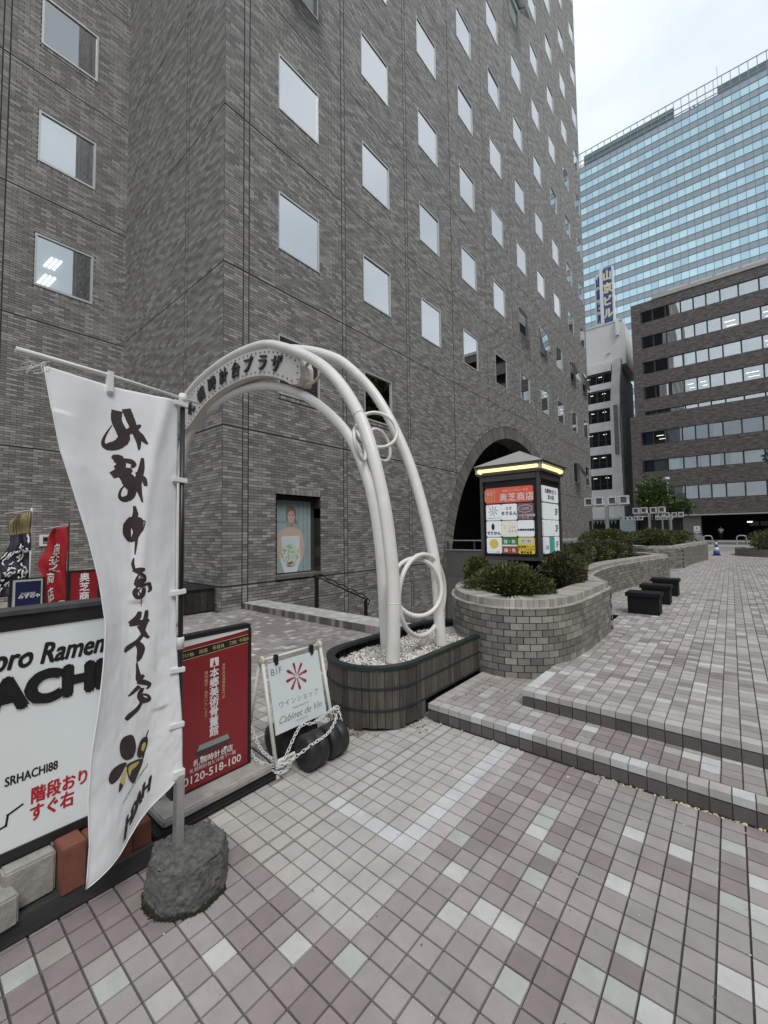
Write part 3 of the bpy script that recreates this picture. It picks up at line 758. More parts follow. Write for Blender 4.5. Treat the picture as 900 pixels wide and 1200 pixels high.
front = [[(-3.35, 9.5), (-3.3, 7.5), (-3.2, 6.2), (-3.0, 5.2), (-2.74, 4.62), (-2.42, 4.24), (-2.1, 4.06), (-1.85, 4.03), (-1.63, 4.12), (-1.45, 4.28), (-1.35, 4.5), (-1.3, 4.8), (-1.28, 5.3), (-1.28, 6.3)],
         [(-1.28, 6.3), (-1.5, 6.75), (-1.78, 7.4), (-1.95, 8.3), (-2.0, 9.4), (-1.95, 10.4), (-1.8, 11.6), (-1.58, 13.0), (-1.38, 14.2)], [(-1.38, 14.2), (-1.9, 15.0), (-2.6, 15.6), (-3.6, 15.9)]]
planter('planter_wall', 'curved brick planter wall in front of the illuminated sign tower', front, .12, 300, (-2, 4.2, .13))
back = [[(-3.4, 18.5), (-2.5, 17.0), (-1.75, 17.15), (-1.30, 17.72)], [(-1.30, 17.72), (-1.28, 19), (-1.1, 21), (-.93, 22.6), (-.84, 23.6)], [(-.84, 23.6), (-1.6, 24.1), (-2.9, 24.4), (-4.5, 24.6)]]
planter('planter_wall', 'far brick planter wall beyond the benches with clipped shrubs behind', back, .26, 100, (-2, 19, .26))
right = [[(3.5, 26.2), (2.2, 26.0), (1.2, 26.1), (.4, 26.9), (.1, 28.2), (.3, 30)]]
t = thing('planter_wall', 'low round brick planter at the right edge holding a domed shrub', 'planter wall', (1.8, 28, .26))
q = resample(wall_path(right[0]), .22); core = MB()
for i in range(len(q) - 1):
    a, b_ = q[i], q[i + 1]; tt = (b_ - a).normalized(); n_ = Vector((-tt.y, tt.x, 0))
    T = Matrix((tt, -n_, Vector((0, 0, 1)))).transposed().to_4x4(); T.translation = (a + b_) / 2
    for k in range(5): piece('brick', 'q', .21, .066, .02, m_pbrick, t, (a + b_) / 2 + Vector((0, 0, .30 + .072 * k)) , tt, (0, 0, 1), Vector((tt.y, -tt.x, 0)))
    core.box(-.125, .125, -.0, .25, .2, .61, T=T)
core.obj('wall_core', m_grout, t)
b = MB()
def soil(poly, z0, z1): b.prism(poly, 'z', z0, z1)
soil([(-3.1, 9.4), (-3.05, 6.3), (-2.7, 5.0), (-2.3, 4.45), (-1.9, 4.3), (-1.62, 4.55), (-1.5, 5), (-1.5, 6.2), (-2.1, 7.7), (-2.25, 9.3), (-2.1, 11.5), (-1.8, 13.9), (-3.6, 15.6), (-4.8, 14), (-4.8, 13.7), (-3.2, 13.6)], .3, .80)
soil([(-3.2, 18.4), (-2.4, 17.4), (-1.8, 17.5), (-1.5, 18), (-1.3, 22), (-1.1, 23.4), (-2.9, 24.1), (-6.5, 24.3), (-6.5, 18.4)], .3, .9)
soil([(3.4, 26.4), (2.2, 26.3), (1.3, 26.4), (.7, 27.1), (.4, 28.3), (.6, 30), (3.4, 30)], .2, .55)
soil([(-7, 25), (-2.2, 25), (-2.2, 43), (-7, 43)], .2, .6)
tag(b.obj('planting_soil', mat('soil', (.045, .035, .025), .95, .3, 20, .8, 60)), kind='structure')

# ---------------------------------------------------------------- shrubs
LT = [(0, (.045, .062, .018)), (.3, (.075, .095, .026)), (.55, (.115, .135, .036)), (.78, (.055, .072, .02)), (.88, (.15, .165, .05)), (.96, (.13, .08, .035))]
m_leaf = mat('leaf_green', (.07, .1, .03), .55, 0, rand=.15, tones=LT, spec=.4)
LT2 = [(0, (.03, .045, .016)), (.35, (.05, .062, .02)), (.6, (.07, .05, .025)), (.8, (.09, .075, .03)), (.92, (.11, .12, .04))]
m_leaf2 = mat('leaf_dark_reddish', (.06, .06, .025), .55, 0, rand=.15, tones=LT2, spec=.4)
LT3 = [(0, (.05, .085, .02)), (.3, (.09, .14, .035)), (.6, (.13, .19, .05)), (.85, (.06, .10, .025))]
m_leaf3 = mat('leaf_fresh', (.1, .15, .04), .5, 0, rand=.15, tones=LT3, spec=.4)
m_twig = mat('bark', (.05, .038, .028), .9, .3, 20)
def leaves(name, cen, rad, n, size, m, parent, lumps=9, seed=0, flat=.0, needle=.35):
    rs = np.random.RandomState(seed); cen = np.array(cen, float); rad = np.array(rad, float)
    # lumpy dome: several ellipsoids scattered through the volume
    ld = rs.randn(lumps, 3); ld /= np.linalg.norm(ld, axis=1)[:, None]; ld[:, 2] = np.abs(ld[:, 2]) * .9 - .15
    lc = ld * rs.uniform(.35, .68, (lumps, 1)); lr = rs.uniform(.32, .52, lumps)
    k = rs.randint(0, lumps, n); dd = rs.randn(n, 3); dd /= np.linalg.norm(dd, axis=1)[:, None]
    p = lc[k] + dd * (lr[k] * rs.uniform(.55, 1.05, n) ** .6)[:, None]
    p[:, 2] = np.maximum(p[:, 2], -.45 + .1 * rs.rand(n))
    P = cen + p * rad
    out = p / np.linalg.norm(p, axis=1)[:, None]
    d = out + rs.randn(n, 3) * .55 + np.array([0, 0, .35]); d /= np.linalg.norm(d, axis=1)[:, None]
    s = np.cross(d, rs.randn(n, 3)); s /= np.linalg.norm(s, axis=1)[:, None]
    L_ = size * rs.uniform(.6, 1.3, n)[:, None]
    a, b_, c_, e_ = P, P + d * L_ * .5 + s * L_ * needle * .5, P + d * L_, P + d * L_ * .5 - s * L_ * needle * .5
    V_ = np.stack([a, b_, c_, e_], 1).reshape(-1, 3).astype(np.float32); idx = np.arange(4 * n, dtype=np.int32)
    me = bpy.data.meshes.new(name); me.vertices.add(4 * n); me.vertices.foreach_set('co', V_.ravel()); me.loops.add(4 * n); me.loops.foreach_set('vertex_index', idx)
    me.polygons.add(n); me.polygons.foreach_set('loop_start', np.arange(0, 4 * n, 4, dtype=np.int32)); me.update(calc_edges=True); me.shade_flat()
    return O(name, me, m, parent)
def shrub(label, cen, rad, n, size, m, seed, group=None, name='shrub', **kw):
    t = thing(name, label, 'shrub', (cen[0], cen[1], cen[2] - rad[2] * .4), group=group)
    leaves('foliage', cen, rad, n, size, m, t, seed=seed, **kw)
    b = MB()
    for k in range(7):
        a = 6.28 * k / 7; p0 = Vector((cen[0] + .05 * math.cos(a), cen[1] + .05 * math.sin(a), cen[2] - rad[2] * .5)); p1 = Vector((cen[0] + rad[0] * .6 * math.cos(a), cen[1] + rad[1] * .6 * math.sin(a), cen[2] + rad[2] * .35))
        b.tube([p0, p0.lerp(p1, .5) + Vector((0, 0, .05)), p1], [.018, .012, .006], 5)
    b.obj('stem', m_twig, t)
    return t
shrub('bright green bush filling the front of the curved planter below the sign tower', (-2.08, 4.84, .90), (.54, .37, .33), 20000, .05, m_leaf, 1, lumps=14)
shrub('smaller green bush at the left end of the curved planter', (-2.68, 5.25, .96), (.26, .36, .34), 7000, .05, m_leaf, 2)
shrub('dark reddish bush to the right of the sign tower', (-1.78, 6.0, .98), (.27, .72, .40), 14000, .05, m_leaf2, 3, lumps=14)
shrub('dark bush directly behind the sign tower', (-2.65, 7.0, 1.05), (.5, .5, .5), 8000, .055, m_leaf2, 4)
k = 5
for x, y, rx, ry, rz, m in ((-2.5, 8.1, .5, .7, .42, m_leaf), (-2.75, 9.7, .55, .8, .42, m_leaf), (-2.75, 11.4, .6, .8, .4, m_leaf), (-2.6, 13.0, .7, .8, .42, m_leaf), (-3.4, 14.2, .6, .6, .4, m_leaf)):
    shrub(['yellow green low bush beside the wavy planter wall', 'low green bush in the middle of the wavy planter wall', 'spreading low green bush behind the row of benches', 'low green bush near the far tip of the wavy wall', 'low green bush at the far back corner of the wavy planter'][k - 5], (x, y, .98), (rx, ry, rz), 7000, .065, m, k); k += 1
for i, (x, y, rx, ry, rz) in enumerate(((-2.3, 18.9, .8, .9, .5), (-2.5, 21, 1.0, 1.2, .55), (-2.2, 22.9, .9, .8, .5), (-4.3, 19.8, 1.1, 1.2, .6), (-4.6, 22.6, 1.1, 1.3, .6))):
    shrub(['clipped shrub nearest the front corner of the far planter wall', 'broad clipped shrub in the middle of the far planter bed', 'clipped shrub at the far end of the far planter wall', 'clipped shrub at the left front of the far bed, near the lantern post', 'clipped shrub at the left back of the far bed'][i], (x, y, 1.15), (rx, ry, rz), 6000, .09, m_leaf, 20 + i, group='clipped shrubs behind the far planter wall')
for i, (x, y) in enumerate(((-4.2, 27), (-3.4, 30.5), (-3.2, 34), (-3.0, 38), (-4.9, 33), (-4.6, 38), (-5, 41))):
    shrub(['first hedge shrub beyond the far planter wall', 'second hedge shrub of the right row beneath the lanterns', 'third hedge shrub of the right row beside the middle lantern', 'last hedge shrub of the right row near the parked car', 'first hedge shrub of the left row beneath the second lantern', 'second hedge shrub of the left row', 'farthest hedge shrub of the left row at the street'][i], (x, y, .95), (1.3, 1.9, .75), 4500, .13, m_leaf if i % 2 else m_leaf3, 30 + i, group='hedge shrubs along the far walkway')
shrub('smoothly clipped domed shrub in the round planter at the right edge', (2.1, 28.1, .78), (1.75, 1.7, .95), 16000, .1, m_leaf, 50, lumps=30)

# ================================================================== tub, gravel, arch
tub = thing('wooden_tub', 'oval tub of weathered dark timber staves with green metal rim holding white gravel', 'planter', (-2.52, 3.5, 0))
mst = mat('weathered_stave', (.088, .077, .066), .8, .6, 9, .8, 50, stretch=(7, 7, .45), rand=.4, dirt=.45)
mrim = mat('dark_green_metal', (.016, .028, .026), .5, .25, 20)
x0, x1, y0, y1, rr_ = -2.97, -2.1, 2.47, 4.62, .43
oval = []
for cx, cy, a0, a1, rad in ((x0 + rr_, y0 + rr_, 180, 270, rr_), (x1 - rr_, y0 + rr_, 270, 360, rr_), (x1 - .08, y1 - .5, 0, 60, .08), (x0 + rr_, y1 - rr_, 90, 180, rr_)):
    for k in range(13): t = R(a0 + (a1 - a0) * k / 12); oval.append(Vector((cx + rad * math.cos(t), cy + rad * math.sin(t), 0)))
fine = oval + [oval[0]]
q = resample(fine, .062)
RZ = .5
for i in range(len(q)):
    a, b_ = q[i], q[(i + 1) % len(q)]; tt = (b_ - a); Ld = tt.length
    if Ld < .02: continue
    tt.normalize(); n_ = Vector((tt.y, -tt.x, 0)); dz = rnd.uniform(-.01, .015)
    bt = .015 + dz if ((a + b_) / 2).x < -2.13 or ((a + b_) / 2).y < 3.0 else .15
    piece('stave', 's%d' % rnd.randint(0, 2), Ld - .0035, round(RZ - .02 - bt, 2), .028 + rnd.choice((0, .002, .004)), mst, tub, (a + b_) / 2 - n_ * .02 + Vector((0, 0, bt + (RZ - .02 - bt) / 2)), tt, (0, 0, 1), n_)
inner = [p - Vector((0, 0, 0)) for p in oval]
cx0 = sum((p for p in oval), Vector()) / len(oval)
def shrink(p, d): v = p - cx0; v2 = Vector((v.x * (1 - d / .43), v.y * (1 - d / 1.05), 0)); return cx0 + v2
b = MB(); b.prism([tuple(shrink(p, .035))[:2] for p in oval], 'z', .02, .38); b.obj('tub_body', m_blackr, tub)
def band(zc, hh, off, th, nm):
    b = MB(); n = len(oval); vs = []
    for p in oval:
        v = (p - cx0).normalized(); pi = p - cx0
        o_ = shrink(p, -off); i_ = shrink(p, -off + th)
        vs += [(o_.x, o_.y, zc - hh), (o_.x, o_.y, zc + hh), (i_.x, i_.y, zc + hh), (i_.x, i_.y, zc - hh)]
    fs = [(i * 4 + k, i * 4 + (k + 1) % 4, ((i + 1) % n) * 4 + (k + 1) % 4, ((i + 1) % n) * 4 + k) for i in range(n) for k in range(4)]
    b.add(vs, fs); return b.obj(nm, mrim, tub)
band(RZ - .005, .014, .018, .065, 'rim'); band(.335, .007, .017, .03, 'hoop'); band(.165, .007, .017, .03, 'hoop')
ng = 9000
P_ = []
while len(P_) < ng:
    x, y = rnd.uniform(x0 + .05, x1 - .04), rnd.uniform(y0 + .04, y1 - .03)
    dx = max(0, abs(x - (x0 + x1) / 2) - ((x1 - x0) / 2 - .40)); dy = max(0, (y0 + .40) - y, y - (y1 - .40))
    if dx * dx + dy * dy < .36 ** 2: P_.append((x, y, .405 + .018 * math.sin(x * 9) * math.cos(y * 7) + rnd.uniform(-.01, .006)))
a = npr.randn(ng, 3); a /= np.linalg.norm(a, axis=1)[:, None]; c_ = np.cross(a, npr.randn(ng, 3)); c_ /= np.linalg.norm(c_, axis=1)[:, None]; e_ = np.cross(a, c_)
sz = .005 + .006 * npr.rand(ng, 1)
gv = many('gravel', np.array(P_) - e_ * sz * .5, a * sz, c_ * sz * .8, e_ * sz * 1.2, mat('white_gravel', (.55, .52, .47), .8, .1, 30, tones=[(0, (.74, .72, .67)), (.4, (.58, .55, .49)), (.6, (.82, .80, .76)), (.9, (.33, .30, .25))], rand=.12), taper=.35)
tag(gv, 'white and grey gravel filling the oval wooden tub', 'gravel')
b = MB(); pts2 = [tuple(shrink(p, .06))[:2] for p in oval]; b.prism(pts2, 'z', .37, .395)
bo = b.obj('gravel_bed', mat('gravel_bed', (.35, .32, .28), .9, .3, 60), tub)
C = []; 
for k in range(120):
    a = rnd.uniform(3.3, 5.3); C.append((cx0.x + rnd.gauss(0, .02) + .52 * math.cos(a), 2.95 + .52 * math.sin(a) + rnd.gauss(0, .025), .002))
C += [(rnd.uniform(-2.2, -1.95), rnd.uniform(2.75, 3.0), .002) for _ in range(35)] + [(rnd.uniform(-2.05, -1.5), rnd.uniform(3.1, 3.9), .132) for _ in range(12)]
s_ = .003 + .005 * npr.rand(len(C)); an = npr.rand(len(C)) * 6.28
deb = many('fallen_grit', C, np.stack([np.cos(an) * s_, np.sin(an) * s_, 0 * s_], 1), np.stack([-np.sin(an) * s_, np.cos(an) * s_, 0 * s_], 1), np.tile((0, 0, .004), (len(C), 1)), mat('grit', (.32, .29, .2), .9, .3, tones=[(0, (.1, .09, .05)), (.4, (.4, .36, .25)), (.8, (.55, .5, .4))], rand=.1), taper=.3)
tag(deb, 'bits of grit and leaf litter on the tiles around the wooden tub', 'litter')

arch = thing('gateway_arch', 'tall cream arch of three bent tubes with rings and a riveted name panel', 'arch', (-5.2, 3.3, 0))
TA = [(-2.80, 3.36, .38), (-2.78, 3.32, .6), (-2.82, 3.3, 1.46), (-2.99, 3.3, 2.19), (-3.37, 3.3, 2.82), (-4.15, 3.3, 3.39), (-5.1, 3.3, 3.70), (-6.2, 3.3, 3.69), (-7.05, 3.3, 3.36), (-7.43, 3.3, 2.62), (-7.55, 3.3, 1.4), (-7.6, 3.3, 0)]
TB = [(-2.42, 2.99, .38), (-2.41, 3.0, .7), (-2.41, 3.0, 1.2), (-2.53, 3.0, 1.98), (-2.83, 3.02, 2.78), (-3.44, 3.1, 3.47), (-4.33, 3.18, 4.0), (-4.95, 3.2, 4.20), (-5.87, 3.2, 4.22), (-6.83, 3.2, 4.04), (-7.42, 3.15, 3.55), (-7.75, 3.1, 2.6), (-7.85, 3.05, 1.2), (-7.9, 3, 0)]
TC = [(-2.38, 3.76, .38), (-2.39, 3.75, .6), (-2.45, 3.75, 1.35), (-2.74, 3.75, 2.35), (-3.14, 3.7, 3.16), (-3.53, 3.6, 3.64), (-3.8, 3.5, 3.84), (-4.2, 3.4, 4.0), (-4.75, 3.33, 4.14), (-5.5, 3.32, 4.2), (-6.3, 3.32, 4.12), (-7.05, 3.33, 3.75), (-7.6, 3.36, 3.0), (-7.95, 3.42, 1.6), (-8.0, 3.45, 0)]
for T_, r_ in ((TA, .056), (TB, .062), (TC, .058)):
    b = MB(); b.tube(spline(T_, 9), r_, 20); b.obj('tube', m_cream, arch)
m_seam = mat('weld_rust', (.30, .22, .15), .8, .3, 30)
for T_, r_, ks in ((TA, .056, (20, 48)), (TB, .062, (14, 36, 58)), (TC, .058, (22, 46))):
    q = spline(T_, 9)
    for k in ks:
        b = MB(); d_ = (q[k + 1] - q[k]).normalized(); b.tube([q[k], q[k] + d_ * .007], r_ + .0012, 20); b.obj('weld_seam', m_seam if k == 36 else m_cream, arch)
    b = MB(); b.tube([q[0] + Vector((0, 0, .022)), q[0] + Vector((0, 0, .045))], [r_ + .010, r_ + .001], 20); b.obj('base_collar', m_seam, arch)
def ring(c, r_, rt, rot, nm='ring'):
    T = Matrix.Translation(c) @ Euler([R(a) for a in rot]).to_matrix().to_4x4()
    b = MB(); b.tube([T @ Vector((r_ * math.cos(t), r_ * math.sin(t), 0)) for t in [6.2832 * k / 48 for k in range(48)]], rt, 10, closed=True); return b.obj(nm, m_cream, arch)
ring((-2.42, 3.50, .965), .405, .024, (0, 90, 0))
ring((-2.44, 3.43, 1.05), .285, .023, (0, 78, -24))
ring((-2.94, 3.42, 2.73), .225, .02, (34, 66, 0))
ring((-2.92, 3.12, 2.52), .175, .019, (0, 82, 25))
ring((-2.92, 3.44, 2.56), .185, .018, (-12, 78, -10))
# name panel
out = [(-7.12, 3.80), (-6.67, 3.98), (-6.17, 4.09), (-5.61, 4.15), (-5.11, 4.14), (-4.62, 4.06), (-4.22, 3.91), (-3.99, 3.76), (-3.93, 3.64), (-3.93, 3.50), (-3.98, 3.42), (-4.11, 3.45), (-4.32, 3.57), (-4.62, 3.69), (-4.98, 3.77), (-5.37, 3.79), (-5.85, 3.76), (-6.32, 3.65), (-6.78, 3.43), (-7.12, 3.34)]
up = spline([(p[0], 0, p[1]) for p in out[:8]], 4); lo = spline([(p[0], 0, p[1]) for p in out[11:]], 4)
poly = [(p.x, p.z) for p in up] + out[8:11] + [(p.x, p.z) for p in lo]
b = MB(); b.prism(poly, 'y', 3.15, 3.36); b.obj('name_panel', mat('panel_cream', (.62, .59, .55), .45, .06, 5, dirt=.15), arch)
b = MB()
def edge_dots(line, off):
    q = resample([Vector(p) for p in line], .105); c0 = Vector((-5.5, 0, 3.0))
    for i, p in enumerate(q):
        a = q[max(i - 1, 0)]; c2 = q[min(i + 1, len(q) - 1)]; tt = (c2 - a).normalized(); nn = Vector((-tt.z, 0, tt.x)); nn = nn if nn.z * off < 0 else -nn
        if off > 0 and nn.z > 0: nn = -nn
        if off < 0 and nn.z < 0: nn = -nn
        pp = p + nn * .045; b.lathe([(.0115, 0), (.0115, .006), (.006, .012)], seg=8, T=Matrix.Translation((pp.x, 3.15, pp.z)) @ Matrix.Rotation(R(90), 4, 'X'))
edge_dots(up, 1); edge_dots(lo, -1)
for z in (3.48, 3.56, 3.64): b.lathe([(.0115, 0), (.0115, .006), (.006, .012)], seg=8, T=Matrix.Translation((-3.975, 3.15, z)) @ Matrix.Rotation(R(90), 4, 'X'))
b.obj('rivets', mat('rivet_dark', (.12, .11, .10), .5, .1), arch)
P = Print()
TX = [(-6.72, 3.70), (-6.38, 3.84), (-6.04, 3.93), (-5.70, 3.965), (-5.36, 3.97), (-5.04, 3.955), (-4.70, 3.885), (-4.39, 3.79)]
for i, (ch, (x, z)) in enumerate(zip('札幌時計台プラザ', TX)):
    a, c2 = TX[max(i - 1, 0)], TX[min(i + 1, 7)]; P.text(ch, x, z, .235, bold=.004, rot=math.atan2(c2[1] - a[1], c2[0] - a[0]), ex=.012)
P.out('lettering', mat('letter_bronze', (.035, .042, .045), .4, .1), arch, (0, 3.135, 0), (1, 0, 0), (0, 0, 1))
b = MB(); b.tube(spline([(-3.95, 3.25, 3.66), (-3.80, 3.25, 3.72), (-3.70, 3.27, 3.68), (-3.68, 3.28, 3.56), (-3.78, 3.27, 3.45), (-3.98, 3.25, 3.42)], 6), .02, 8); b.obj('bracket', mat('rusty_cream', (.55, .45, .35), .6, .35, 12), arch)

# ================================================================== sign tower
tw = thing('sign_tower', 'square illuminated sign tower with pyramid roof and shop panels among the bushes', 'sign tower', (-2.5, 6.45, .7))
m_bz = mat('tower_bronze', (.085, .078, .072), .4, .12, 10, metal=.35)
X0, X1, Y0, Y1, Z0, Z1 = -2.99, -2.10, 6.0, 6.9, 1.17, 2.40
b = MB()
for x, y in ((X0, Y0), (X1, Y0), (X0, Y1), (X1, Y1)): b.box(x - .024, x + .024, y - .024, y + .024, Z0, Z1 + .06)
for y in (Y0, Y1): b.box(X0 + .03, X1 - .03, y - .03, y + .03, Z0 - .001, Z0 + .045); b.box(X0 + .03, X1 - .03, y - .03, y + .03, Z1 - .03, Z1 + .05)
for x in (X0, X1): b.box(x - .03, x + .03, Y0 + .03, Y1 - .03, Z0 - .0012, Z0 + .045); b.box(x - .03, x + .03, Y0 + .03, Y1 - .03, Z1 - .03, Z1 + .05)
b.obj('frame', m_bz, tw)
b = MB(); b.box(X0 + .01, X1 - .01, Y0 + .012, Y1 - .012, Z0 + .02, Z1); b.obj('cabinet', mat('tower_black', (.004, .0045, .005), .5, .1), tw)
b = MB(); b.box(X0 - .06, X1 + .06, Y0 - .06, Y1 + .06, Z1 + .06, Z1 + .09); b.box(X0 - .09, X1 + .09, Y0 - .09, Y1 + .09, Z1 + .175, Z1 + .21); b.box(X0 + .0, X1 - .0, Y0, Y1, Z1 + .09, Z1 + .175); b.obj('eaves', m_bz, tw)
e = .10; zc = Z1 + .21
b = MB(); b.add([(X0 - e, Y0 - e, zc), (X1 + e, Y0 - e, zc), (X1 + e, Y1 + e, zc), (X0 - e, Y1 + e, zc), ((X0 + X1) / 2, (Y0 + Y1) / 2, zc + .27)], [(0, 1, 4), (1, 2, 4), (2, 3, 4), (3, 0, 4), (3, 2, 1, 0)])
b.obj('roof', mat('roof_metal', (.34, .33, .315), .5, .08, 6), tw)
m_tube = mat('warm_light_tube', (1, .9, .5), .5, 0, emit=(1, .80, .34), es=.95)
for (a0, a1, b0, b1) in ((X0 - .035, X1 + .015, Y0 - .075, Y0 - .03), (X0 - .03, X1 + .03, Y1 + .03, Y1 + .075), (X1 + .03, X1 + .075, Y0 - .01, Y1 + .01), (X0 - .075, X0 - .03, Y0 - .01, Y1 + .01)):
    b = MB(); b.box(a0, a1, b0, b1, Z1 + .112, Z1 + .162, bev=.008); b.obj('light_tube', m_tube, tw)
b = MB()
for x in (X0 - .06, X1 + .045): b.box(x - .012, x + .02, Y0 - .075, Y0 - .035, Z1 + .09, Z1 + .175)
b.obj('tube_holder', m_steel, tw)
b = MB(); b.tube([(-2.54, 6.45, .7), (-2.54, 6.45, Z0 + .02)], .09, 14); b.obj('post', m_bz, tw)
def panel(x0, x1, z0, z1, m, items, mats, side=False):
    b = MB(); r_ = .024
    if not side:
        b.prism(rrect(x0, x1, z0, z1, r_), 'y', Y0 - .018, Y0 + .005); po = b.obj('panel', m, tw)
        c = ((x0 + x1) / 2, Y0 - .0195, (z0 + z1) / 2); ux = (1, 0, 0)
    else:
        b.prism(rrect(x0, x1, z0, z1, r_), 'x', X1 - .005, X1 + .018); po = b.obj('panel', m, tw)
        c = (X1 + .0195, (x0 + x1) / 2, (z0 + z1) / 2); ux = (0, 1, 0)
    if items:
        P = Print(); items(P); pr = P.out('print', mats, po, c, ux, (0, 0, 1)); pr.matrix_parent_inverse = Matrix.Translation(-abs_loc(po))
    return po
def em(n, c): return mat('panel_' + n, c, .3, .02, 4, emit=c, es=.22)
mW, mR, mP, mY, mG, mB_, mT, mCr = em('white', (.72, .76, .78)), em('red', (.62, .09, .05)), em('plum', (.16, .08, .10)), em('yellow', (.70, .50, .06)), em('green', (.02, .16, .06)), em('brown_red', (.28, .05, .035)), em('teal', (.05, .30, .28)), em('ivory', (.70, .68, .58))
m_gr = mat('grey_print', (.2, .2, .2), .5, 0)
cw, gx = .240, .2495; px = [X0 + .062 + .127 + gx * k for k in range(3)]; pz = [1.385, 1.637, 1.889]
xa, xb = px[0] - cw / 2, px[2] + cw / 2
def it_red(P):
    P.text('奥芝商店', .12, -.035, .125, bold=.003, cs=1.15); P.text('札幌スープカレーの店', .10, .065, .04); P.rr(-.385, -.215, -.09, .085, .02, 1); P.rr(-.375, -.225, -.08, .075, .015, 2, .0005)
    P.text('奥芝', -.30, .03, .06, mi=0, z=.001); P.text('商店', -.30, -.035, .06, mi=1, z=.001)
panel(xa, xb, 2.030, 2.265, mR, it_red, [m_inkwh, m_inkgold, mR])
def star(P, x, y, r_, mi=0, n=8, w=.3, z=0):
    for k in range(n):
        a = 6.2832 * k / n + .15; d = Vector((math.cos(a), math.sin(a))); s_ = Vector((-d.y, d.x)); o_ = Vector((x, y))
        pts = [o_ + d * r_ * .16 - s_ * r_ * .03, o_ + d * r_ * .48 - s_ * r_ * w * .28, o_ + d * r_ * .95 - s_ * r_ * w * .42, o_ + d * r_ - s_ * 0, o_ + d * r_ * .95 + s_ * r_ * w * .42, o_ + d * r_ * .48 + s_ * r_ * w * .28, o_ + d * r_ * .16 + s_ * r_ * .03]
        P.poly([tuple(p) for p in pts], mi, z)
def it_star(P): star(P, 0, .02, .08, 0, w=.18); P.text('B1F', -.07, .105, .025, mi=1); P.text('Cabinet de Vin', 0, -.085, .036, mi=1)
def it_u(P): P.text('えぞ', 0, .055, .05, bold=.001); P.text('ろうらん', 0, -.02, .062, bold=.003, sh=.1)
def it_plum(P):
    P.ell(0, .04, .105, .058, 0); P.ell(0, .04, .098, .051, 1, .0005); P.text('CAFE', 0, .04, .05, mi=0, z=.001); P.text('さっぽろ珈琲館', 0, -.06, .042, mi=0, bold=.0008); P.text('地下一階', 0, -.10, .024, mi=0)
def it_g(P): P.ell(-.01, .03, .026, .05); P.poly([(-.014, .07), (-.006, .07), (-.01, .11)]); P.text('でりかん', 0, -.065, .058, bold=.003)
def it_iv(P):
    for k in range(12): P.ell(rnd.uniform(-.12, -.05) if k < 8 else rnd.uniform(-.1, .1), rnd.uniform(-.1, .12), .006, .004, 1, n=8)
    P.text('おでん', .05, .02, .032); P.text('みそら', .05, -.04, .045)
def it_line(P): P.text('本郷美術骨董館', 0, -.02, .036, bold=.0018)
def it_coin(P): P.ell(0, .025, .075, .075, 1); P.ell(0, .025, .066, .066, 2, .0004); P.text('昌', 0, .025, .085, mi=1, z=.001); P.text('ラーメン札幌', 0, -.1, .03)
def it_gr(P): P.poly([(-.118, -.01), (.118, -.01), (.118, .012), (-.118, .012)], 1, .0002); P.rr(-.12, .12, -.117, -.012, .02, 2, .0001); P.text('麺・飯', 0, .06, .062, bold=.002, z=.001); P.text('鶏・魚', 0, -.07, .062, bold=.002, z=.001)
def it_y(P): P.rr(-.1, .1, .03, .1, .01, 1); P.text('1F・B1', 0, .065, .05, mi=0, z=.0006); P.text('居酒屋ランチ', 0, -.015, .04, bold=.001); P.text('ビストロやまや', 0, -.055, .036, bold=.001); P.text('朝市食堂', 0, -.098, .042, bold=.0014)
spec_ = [[(mW, it_coin, [m_ink, mY, em('gold', (.55, .45, .1))]), (mG, it_gr, [m_inkwh, mCr, mB_]), (mY, it_y, [m_ink, m_inkwh])],
         [(mW, it_g, [m_ink]), (mCr, it_iv, [m_gr, m_inkred]), (mW, it_line, [m_ink])],
         [(mW, it_star, [mat('wine_print', (.30, .06, .09), .5, 0), m_gr]), (mW, it_u, [m_ink]), (mP, it_plum, [m_inkwh, mP])]]
for r_ in range(3):
    for c in range(3):
        m, it, ms = spec_[r_][c]; panel(px[c] - cw / 2, px[c] + cw / 2, pz[r_] - .121, pz[r_] + .121, m, it, ms)
ya, yb = Y0 + .10, Y1 - .10; cwy = (yb - ya) / 3
panel(ya, yb, 2.030, 2.265, mW, lambda P: (P.text('札幌時計台ビル', 0, .045, .075, bold=.002), P.text('案内図', 0, -.045, .075, bold=.002, cs=1.5)), [m_ink], True)
for r_, fl in enumerate(('1F', '2F', '3F')):
    for c in range(3):
        m = mT if (r_ == 0 and c == 1) else mW
        it = (lambda P, fl=fl: P.text(fl, 0, 0, .14, bold=.004)) if c == 2 else (lambda P: P.text('店舗', 0, -.03, .07)) if (r_ == 0 and c == 0) else None
        panel(ya + cwy * c + .006, ya + cwy * (c + 1) - .006, pz[r_] - .121, pz[r_] + .121, m, it, [m_ink], True)

# ================================================================== benches
bn = thing('bench', 'nearest black slab bench beside the wavy planter wall', 'bench', (-1.12, 7.87, .26), group='black slab benches')
mb_ = mat('bench_black', (.007, .0075, .0085), .6, .3, 14, .3, 60, spec=.25)
b = MB(); b.box(-.215, .215, -.17, .17, 0, .27, bev=.006); b.obj('base', mb_, bn, (0, 0, 0))
b = MB(); b.box(-.245, .24, -.20, .20, .27, .335, bev=.01); b.obj('seat', mb_, bn, (0, 0, 0))
dup(bn, None, (-1.10, 9.08, .26), 0, 'middle one of the three black slab benches in the row'); dup(bn, None, (-1.08, 10.3, .26), 0, 'farthest of the three black slab benches near the planter tip')

